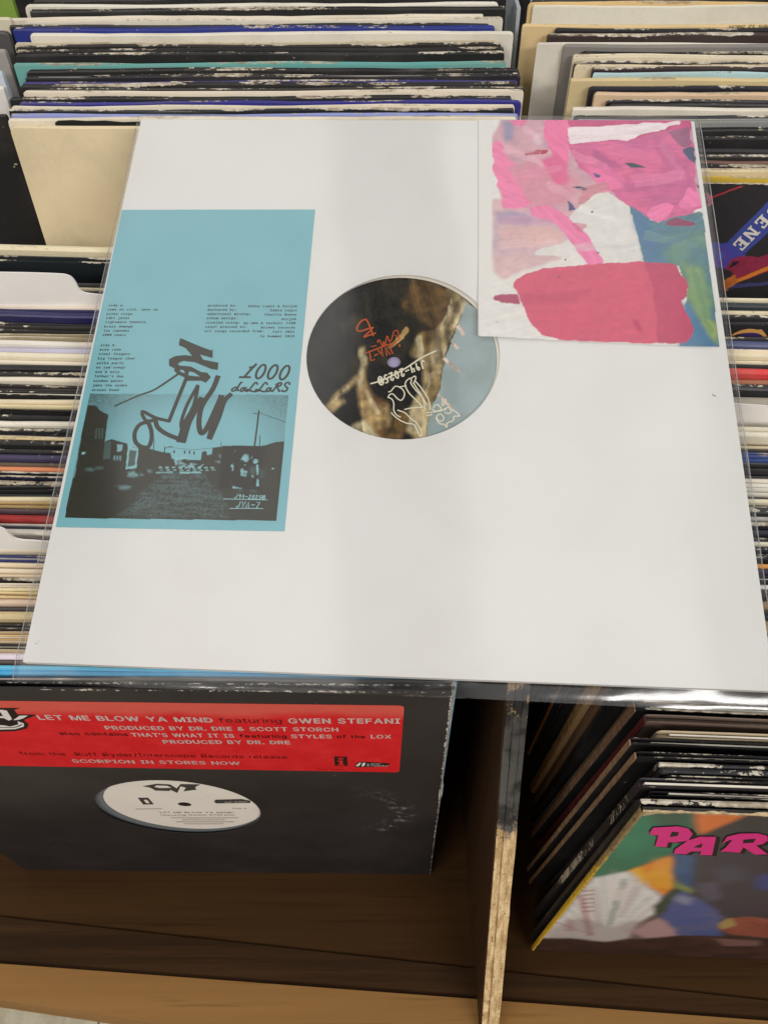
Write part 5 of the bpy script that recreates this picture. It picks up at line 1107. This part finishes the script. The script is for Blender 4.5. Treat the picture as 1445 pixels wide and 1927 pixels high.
# disc with white label inside the jacket
evc = np.array(EF.loc(347, 1519)); evr = empty('vinyl_record', EF.mat()); tag(evr, 'vinyl record with a white paper label inside the black stickered jacket', 'vinyl record')
V, F = disc(.15, -.0030, -.0020, c=evc, ri=.0036); mesh_obj('grooved_disc', V, F, flat('grey_sheen_vinyl', (120, 124, 128), .25), evr)
V, F = disc(.0485, -.0019, -.0016, c=evc, ri=.0042); el = mesh_obj('label', V, F, flat('white_label_paper', (238, 230, 220), .5, .03, 40), evr)
V, F = disc(.0040, -.0024, -.0020, c=evc); mesh_obj('spindle_hole', V, F, m_bk, evr)
Y7 = lambda p: zpts(p, 160, 1440, 4.0139)
ie = Ink(EF, -.00155)
ie.poly(Y7([(430, 178), (540, 160), (640, 165), (690, 195), (720, 162), (870, 165), (830, 185), (840, 205), (740, 218), (760, 190), (720, 180), (695, 230), (640, 205), (640, 215), (530, 212), (490, 190)]))
ie.poly(Y7([(395, 265), (475, 265), (518, 315), (438, 317)])); ie.poly(Y7([(985, 280), (1180, 275), (1250, 288), (1245, 305), (990, 308), (972, 295)]))
text_between(ie, '"LET ME BLOW YA MIND"', *Y7([(555, 380), (1130, 382)]), .0036, .004); text_between(ie, 'featuring GWEN STEFANI', *Y7([(570, 400), (1130, 400)]), .0034, .0); text_between(ie, 'Side A', *Y7([(1115, 350), (1220, 350)]), .003, .0)
ie.build('label_print', flat('grey_label_print', (70, 66, 64), .5), el)
ie = Ink(EF, -.00150); ie.poly(Y7([(540, 172), (620, 175), (650, 190), (560, 192), (520, 182)])); ie.poly(Y7([(440, 280), (466, 280), (488, 305), (460, 305)])); text_between(ie, 'RUFF RYDERS', *Y7([(1060, 303), (1230, 300)]), .0030, .01); ie.build('label_gaps', el.data.materials[0], el)
ie = Ink(EF, -.00155)
for k, (a, b) in enumerate(((650, 1150), (740, 1050), (690, 1120), (750, 1040))): ie.stroke(Y7([(a, 416 + k * 15), ((a + b) / 2, 417 + k * 15), (b, 416 + k * 15)]), .0016)
ie.stroke(Y7([(385, 350), (575, 348)]), .0014, sm=0)
ie.F = [f for f in ie.F]; ie.build('small_print', flat('faint_label_print', (176, 166, 158), .5), el)

# ================================================================== COLOURFUL COVER AT THE FRONT RIGHT
PF = Frame((.2575, .1414, .846), np.array([[.9992, -.0048, -.0389], [-.0392, -.1119, -.9929], [.0004, .9937, -.112]]))
pj = empty('record_jacket', PF.mat()); tag(pj, 'colourful balloon cover jacket with pink title lettering, front right corner', 'record')
Q4 = lambda p: zpts(p, 940, 1500, 2.8614)
cv = Canvas(PF, -.1568, .1568, -.1568, .1568, .00085, lin((58, 60, 62)), 31)
def pq(pts, c, **k): cv.fill(Q4(pts), lin(c), **k)
pq([(740, 40), (1050, 60), (1050, 150), (1070, 200), (940, 300), (700, 392), (490, 440), (480, 400)], (26, 116, 88), rough=.002, soft=1, mott=.3, col2=lin((34, 128, 96)))
pq([(770, 40), (1050, 60), (1045, 170), (900, 200), (820, 120)], (52, 74, 66), rough=.006, soft=4, alpha=.8)
pq([(1045, 60), (1340, 80), (1290, 110), (1160, 165), (1080, 200), (1060, 160)], (226, 122, 62), rough=.001, soft=1)
pq([(930, 305), (945, 470), (890, 540), (760, 465), (700, 392)], (232, 140, 40), rough=.002, soft=1, col2=lin((240, 168, 48)))
pq([(700, 392), (760, 372), (780, 450), (760, 465)], (240, 184, 50), rough=.002, soft=1)
pq([(930, 300), (1000, 260), (1060, 330), (1040, 500), (960, 470), (925, 390)], (40, 84, 128), rough=.003, soft=2); pq([(925, 430), (960, 460), (1060, 500), (1030, 520), (950, 490)], (134, 150, 80), rough=.003, soft=2)
pq([(1000, 280), (1445, 300), (1500, 640), (1150, 640), (1050, 520), (1060, 400)], (58, 58, 72), rough=.006, soft=4, alpha=.9); pq([(1380, 420), (1480, 400), (1480, 500), (1390, 490)], (52, 74, 140), rough=.005, soft=3, alpha=.8); pq([(1060, 470), (1160, 450), (1200, 540), (1110, 560)], (90, 92, 112), rough=.006, soft=3, alpha=.7)
pq([(500, 432), (700, 394), (765, 462), (890, 545), (840, 620), (740, 680), (690, 760), (560, 780), (200, 780)], (236, 232, 228), rough=.002, soft=2)
for pts, c, a in (([(420, 520), (450, 530), (500, 740), (470, 750)], (176, 70, 90), .7), ([(620, 550), (640, 560), (600, 680), (575, 700)], (70, 130, 120), .8), ([(655, 440), (690, 430), (660, 500), (645, 490)], (110, 150, 140), .7), ([(740, 470), (760, 480), (660, 640), (640, 650)], (170, 160, 168), .8), ([(500, 470), (520, 480), (545, 690), (530, 690)], (176, 160, 160), .8), ([(360, 640), (390, 660), (400, 720), (350, 720)], (190, 110, 120), .5)): pq(pts, c, rough=.002, soft=1, alpha=a)
for k_ in range(15):
    t_ = math.radians(200 + k_ * 9.5); c0 = (575, 770); r0, r1 = 90, 330 + (k_ % 3) * 30
    cc_ = [(176, 88, 104), (206, 200, 196), (92, 132, 122), (186, 170, 172), (150, 104, 112)][k_ % 5]; wd = .022 + .012 * (k_ % 2)
    pq([(c0[0] + r0 * math.cos(t_ - wd), c0[1] + r0 * math.sin(t_ - wd)), (c0[0] + r1 * math.cos(t_ - wd * .7), c0[1] + r1 * math.sin(t_ - wd * .7)), (c0[0] + r1 * math.cos(t_ + wd * .7), c0[1] + r1 * math.sin(t_ + wd * .7)), (c0[0] + r0 * math.cos(t_ + wd), c0[1] + r0 * math.sin(t_ + wd))], cc_, rough=.002, soft=1, alpha=.55)
pq([(300, 690), (420, 640), (600, 700), (760, 650), (800, 760), (600, 790), (200, 790)], (150, 128, 124), rough=.006, soft=5, alpha=.55)  # grey-brown wash: shade over the lower white area painted into the picture
for k in range(6): pq([(440, 500 + k * 22), (510, 495 + k * 22), (510, 502 + k * 22), (440, 508 + k * 22)], (150, 110, 110), rough=.001, soft=0, alpha=.6)
pq([(900, 520), (1000, 500), (1130, 580), (1200, 640), (1200, 750), (900, 740), (870, 640)], (74, 92, 148), rough=.006, soft=2, col2=lin((100, 104, 140))); pq([(830, 590), (930, 490), (980, 500), (900, 600), (840, 640)], (48, 72, 60), rough=.004, soft=1); pq([(960, 520), (1040, 540), (1020, 580), (950, 560)], (150, 152, 176), rough=.005, soft=2, alpha=.7)
pq([(700, 720), (860, 640), (960, 740), (800, 770)], (186, 150, 150), rough=.006, soft=2); pq([(1175, 690), (1230, 650), (1330, 640), (1500, 660), (1500, 760), (1250, 740), (1190, 715)], (150, 80, 66), rough=.003, soft=1, mott=.6); pq([(1175, 680), (1240, 645), (1270, 690), (1190, 712)], (176, 150, 92), rough=.002, soft=1)
pq([(100, 760), (400, 755), (560, 780), (700, 760), (960, 745), (1200, 745), (1600, 770), (1600, 900), (100, 900)], (74, 48, 42), rough=.008, soft=4, mott=.8, col2=lin((60, 40, 36))); pq([(1150, 760), (1400, 770), (1380, 800), (1200, 800)], (150, 112, 108), rough=.006, soft=2, alpha=.6)  # brown foot of the art; its soft rim paints the dimming into shade
pq([(560, 230), (760, 200), (820, 260), (640, 330)], (40, 140, 106), rough=.006, soft=6, alpha=.5); pq([(1140, 380), (1300, 360), (1330, 440), (1180, 470)], (78, 82, 100), rough=.006, soft=6, alpha=.6); pq([(960, 320), (1010, 300), (1010, 400), (970, 420)], (70, 120, 160), rough=.004, soft=4, alpha=.6); pq([(820, 330), (900, 320), (890, 420), (830, 420)], (246, 176, 90), rough=.004, soft=4, alpha=.5)
cv.C = cv.C * (1 + (bristle(cv.X, cv.Y, 0.05, .6) - .5)[..., None] * .16)
cv.build('cover_picture', M['gloss_print'], pj, .0003)
V, F = box(-.157, .157, -.157, .157, -.0016, .0001); pb = mesh_obj('card_back', V, F, M['jacket_dark'], pj); pb.color = (*lin((34, 34, 34)), 1); pb['wear'] = .0
# yellow worn spine, frayed top corner
rg5 = random.Random(9); V = []; F = []
for i in range(37):
    y = .157 - .314 * i / 36; j = rg5.uniform(-.0003, .0003); V += [(-.1569 + .0008 + j, y, .0005), (-.1574, y, .0004), (-.1578 + j, y, -.0012), (-.1572, y, -.0026)]
for i in range(36):
    a = 4 * i
    for k in range(3): F.append((a + k, a + k + 1, a + k + 5, a + k + 4))
def spine_mat():
    m, nt, b = newmat('yellow_worn_spine'); tc = N(nt, 'ShaderNodeTexCoord'); P = tc.outputs['Object']; sep = N(nt, 'ShaderNodeSeparateXYZ'); L(nt, P, sep.inputs[0])
    v = mth(nt, 'ADD', mth(nt, 'MULTIPLY', sep.outputs[1], 9.0), mth(nt, 'MULTIPLY', noise(nt, P, 120, 4, .7), 1.4))
    col = mixc(nt, ramp(nt, v, 1.1, 1.6), lin((206, 168, 40)), lin((150, 128, 88)))
    dkp = mth(nt, 'MULTIPLY', ramp(nt, noise(nt, P, 420, 3, .7, (1, .5, 1)), .52, .62), ramp(nt, v, .75, 1.0)); col = mixc(nt, mth(nt, 'MULTIPLY', dkp, .6), col, lin((70, 58, 36)))
    L(nt, col, b.inputs['Base Color']); b.inputs['Roughness'].default_value = .6; return m
mesh_obj('spine', V, F, spine_mat(), pj)
def frayed_top(name, parent, x0, x1, ytop, seed, mat, wmax=.0016):
    rg = random.Random(seed); V = []; F = []; n = 170
    for i in range(n + 1):
        x = x0 + (x1 - x0) * i / n; w = wmax * max(.05, rg.random() ** 3) + (.005 * math.exp(-((x - x0) / .006) ** 2)); V += [(x, ytop - w, .00045), (x, ytop + .0002, .00042), (x, ytop + .0003, -.0002 - .0030 * max(0, rg.random() - .72))]
    for i in range(n):
        a = 3 * i; F += [(a, a + 3, a + 4, a + 1), (a + 1, a + 4, a + 5, a + 2)]
    return mesh_obj(name, V, F, mat, parent)
m_fray = flat('frayed_tan_card', (182, 160, 126), .8, .35, 260)
frayed_top('frayed_edge', pj, -.157, .157, .157, 3, m_fray)
ipk, ibs, igr = Ink(PF, .00062), Ink(PF, .00050), Ink(PF, .0007)
LP = [(805, 182), (825, 156), (955, 149), (1012, 160), (1036, 190), (1012, 226), (945, 236), (905, 234), (895, 262), (835, 258), (852, 196), (812, 197)]
LA = [(935, 297), (940, 275), (1010, 226), (1075, 205), (1162, 206), (1140, 306), (1075, 303), (1082, 284), (1030, 284), (1000, 300)]
LR = [(1195, 242), (1222, 205), (1290, 188), (1385, 187), (1436, 200), (1440, 226), (1410, 246), (1375, 252), (1440, 300), (1370, 302), (1308, 262), (1290, 292), (1186, 284), (1215, 262), (1248, 224), (1236, 222)]
for P_ in (LP, LA, LR):
    ipk.poly(Q4(P_)); ibs.poly(Q4([(x + 12, y + 4) for x, y in P_])); ibs.poly(Q4([(x - 6, y - 2) for x, y in P_])); ibs.poly(Q4([(x + 24, y + 6) for x, y in P_])); ibs.h += .00002
ipk.build('title_lettering', flat('magenta_print', (224, 48, 134), .4), pj); ibs.build('title_shadow', flat('black_cover_print', (26, 24, 26), .4), pj)
for P_ in ([(925, 178), (962, 180), (955, 200), (912, 206)], [(1040, 262), (1088, 240), (1083, 264)], [(1310, 220), (1375, 216), (1362, 236), (1305, 240)]): igr.poly(Q4(P_))
igr.build('letter_counters', flat('black_letter_gap', (24, 30, 28), .4), pj)

# ================================================================== BLACK COVER WITH THE BLUE BANNER (BACK RIGHT)
n_ = np.array([0, -.47, 1.0]); pb0 = hit(1385, 347, np.array([0, .508, 1.138]), n_ / np.linalg.norm(n_))
_r = np.array(Matrix.Rotation(math.radians(-2.6), 3, 'Z') @ Matrix.Rotation(math.radians(1), 3, 'X'))
BF = Frame(pb0 + np.array([0.03, 0, 0]) - _r[:, 2] * .157, np.stack([_r[:, 0], _r[:, 2]], 1))
bj = empty('record_jacket', BF.mat()); tag(bj, 'black cover jacket with a blue lettered banner, front of the right back bin', 'record')
ztop = BF.loc(1385, 347)[1]
V, F = box(-.157, .157, -.157, .157, -.0036, 0); bb = mesh_obj('card', V, F, M['black_card'], bj)
Q5 = lambda p: zpts(p, 1300, 300, 3.854)
cv = Canvas(BF, -.10, .06, -.157 + .19, .1566, .0006, lin((48, 45, 50)), 41)
def pz(pts, c, **k): cv.fill(Q5(pts), lin(c), **k)
pz([(145, 268), (360, 190), (370, 196), (148, 276)], (206, 62, 70), rough=.0004); pz([(110, 240), (145, 270), (145, 320), (120, 340)], (214, 110, 130), rough=.002)
pz([(245, 612), (620, 240), (620, 470), (390, 680), (300, 640)], (66, 80, 160), rough=.0006)
pz([(150, 600), (250, 605), (330, 640), (390, 690), (380, 740), (250, 790), (150, 780)], (74, 76, 170), rough=.001); pz([(180, 640), (240, 640), (280, 700), (240, 760), (170, 760)], (96, 70, 160), rough=.001, soft=1); pz([(190, 670), (230, 675), (240, 720), (200, 740)], (70, 100, 190), rough=.001, soft=1)
pz([(240, 790), (290, 720), (350, 700), (500, 705), (620, 660), (620, 790), (330, 890), (290, 810)], (150, 46, 76), rough=.001, mott=.4); pz([(270, 790), (300, 740), (345, 735), (330, 760)], (40, 30, 50), rough=.001)
pz([(320, 870), (620, 745), (620, 775), (330, 892)], (226, 130, 50), rough=.0005); pz([(225, 880), (320, 830), (330, 890), (240, 965)], (196, 110, 50), rough=.001, mott=.8); pz([(240, 945), (330, 900), (620, 880), (620, 900), (300, 930)], (70, 74, 130), rough=.001)
pz([(330, 905), (620, 840), (620, 880), (340, 915)], (70, 52, 62), rough=.002, dry=.5)
cv.build('cover_picture', M['gloss_print'], bj, .0004)
iw = Ink(BF, .0007)
# the word climbs to the upper right along the banner: E N E from its lower end
def word2(o, ex, ey):
    Es = [(0, 0), (.8, 0), (.8, .3), (.68, .3), (.66, .14), (.36, .14), (.36, .43), (.5, .43), (.5, .36), (.58, .36), (.58, .64), (.5, .64), (.5, .57), (.36, .57), (.36, .86), (.64, .86), (.66, .7), (.78, .7), (.78, 1), (0, 1), (0, .88), (.12, .88), (.12, .12), (0, .12)]
    Ns = [(0, 0), (.38, 0), (.38, .12), (.28, .12), (.28, .68), (.62, 0), (.82, 0), (.82, .88), (.92, .88), (.92, 1), (.56, 1), (.56, .88), (.66, .88), (.66, .36), (.34, 1), (0, 1), (0, .88), (.12, .88), (.12, .12), (0, .12)]
    for k, g in ((0, Es), (1.02, Ns), (2.1, Es)):
        # letters read from the upper end down, so the foot of each letter lies on the right side of the banner
        iw.poly(Q5([(o[0] + ex[0] * (k + .8 - a) + ey[0] * b, o[1] + ex[1] * (k + .8 - a) + ey[1] * b) for a, b in g]))
word2((296, 612), (74, -76), (70, 50))
iw.poly([(1441.5, 398), (1443.5, 392), (1448, 388.5), (1453, 391), (1449, 400), (1445, 402.5)])
iw.build('banner_lettering', flat('white_banner_print', (228, 220, 214), .5), bj)
frayed_top('worn_top_edge', bj, -.157, .157, .157, 8, flat('pale_worn_card', (200, 190, 170), .8, .3, 260), .0008)

# small prints on jackets: orange ring on the black jacket at the right, lettering on the tan jacket edge
def on_jacket(o):
    mw = o.matrix_world; R = np.array(mw.to_3x3()); return Frame(np.array(mw.translation), np.stack([R[:, 0], R[:, 2]], 1))
def sub(ink, o, name, mat, t):
    """ink drawn in the frame (right, up, towards viewer) -> jacket axes (x, -depth, z)"""
    V = [(v[0], -v[2] - t / 2, v[1]) for v in ink.V]
    return mesh_obj(name, V, ink.F, mat, o)
ring = STK[3][4]; fr = on_jacket(ring); ik = Ink(fr, .0009)
Z9 = lambda p: zpts(p, 1330, 560, 9.635)
ik.poly(Z9([(412, 640), (500, 585), (600, 548), (720, 522), (820, 525), (900, 540), (970, 530), (1010, 580), (1060, 640), (1085, 700), (1005, 695), (980, 640), (900, 602), (780, 590), (640, 600), (540, 620), (460, 645)])); sub(ik, ring, 'ring_print', flat('orange_ring_print', (216, 162, 92), .5), .002)
ik = Ink(fr, .00085); ik.poly(Z9([(540, 640), (640, 608), (780, 596), (900, 608), (975, 650), (1000, 700), (800, 690), (640, 665)])); sub(ik, ring, 'violet_print', flat('violet_print', (70, 52, 112), .5), .002)
tanj = STK[2][4]; fr = on_jacket(tanj); ik = Ink(fr, .0006)
text_between(ik, 'RECORDS 12 INCH', (1480, 43.5), (1371, 45), .0026, .004); 
sub(ik, tanj, 'edge_lettering', flat('grey_edge_print', (110, 100, 84), .6), .0035)
wj = STK[1][24]; fr = on_jacket(wj); ik = Ink(fr, .0003)
ik.poly([(112, 225), (140, 224), (165, 226), (200, 225), (232, 228), (262, 227), (300, 228), (300, 246), (200, 244), (118, 242), (107, 236), (106, 229)]); sub(ik, wj, 'torn_patch', flat('black_torn_print', (38, 38, 38), .6), .003)
lj = STK[5][6]; fr = on_jacket(lj); rgs = random.Random(12); m_sp = flat('pale_green_print', (178, 178, 136), .6)
for k in range(16):
    ik = Ink(fr, .0003); u0 = rgs.uniform(-4, 36); v0 = 298 + u0 * .25 + rgs.uniform(0, 16); w0 = rgs.uniform(1.5, 4)
    ik.poly([(u0 - w0, v0), (u0 - w0 * .3, v0 - 1.4), (u0 + w0, v0 - .6), (u0 + w0 * .6, v0 + 1.5), (u0 - w0 * .5, v0 + 1.3)]); sub(ik, lj, 'print_speck', m_sp, .003)
# dark doormat at the very bottom
m_mat = flat('dark_doormat_pile', (52, 50, 52), .95, .5, 120)
rg = random.Random(2); V, F = [], []
x0, y0 = hit(282, 1921, np.zeros(3), Zn)[:2]
nxm, nym = 40, 24
for j in range(nym + 1):
    for i in range(nxm + 1): V.append((x0 + i * .012 + j * .004, y0 - j * .012 + rg.uniform(-.002, .002), .010 + rg.uniform(-.003, .003)))
for j in range(nym):
    for i in range(nxm): k = j * (nxm + 1) + i; F.append((k, k + nxm + 1, k + nxm + 2, k + 1))
o = mesh_obj('doormat', V, F, m_mat); tag(o, 'dark grey doormat on the tile floor below the bin lip', 'doormat')
sm_ = o.modifiers.new('thickness', 'SOLIDIFY'); sm_.thickness = .008; sm_.offset = -1
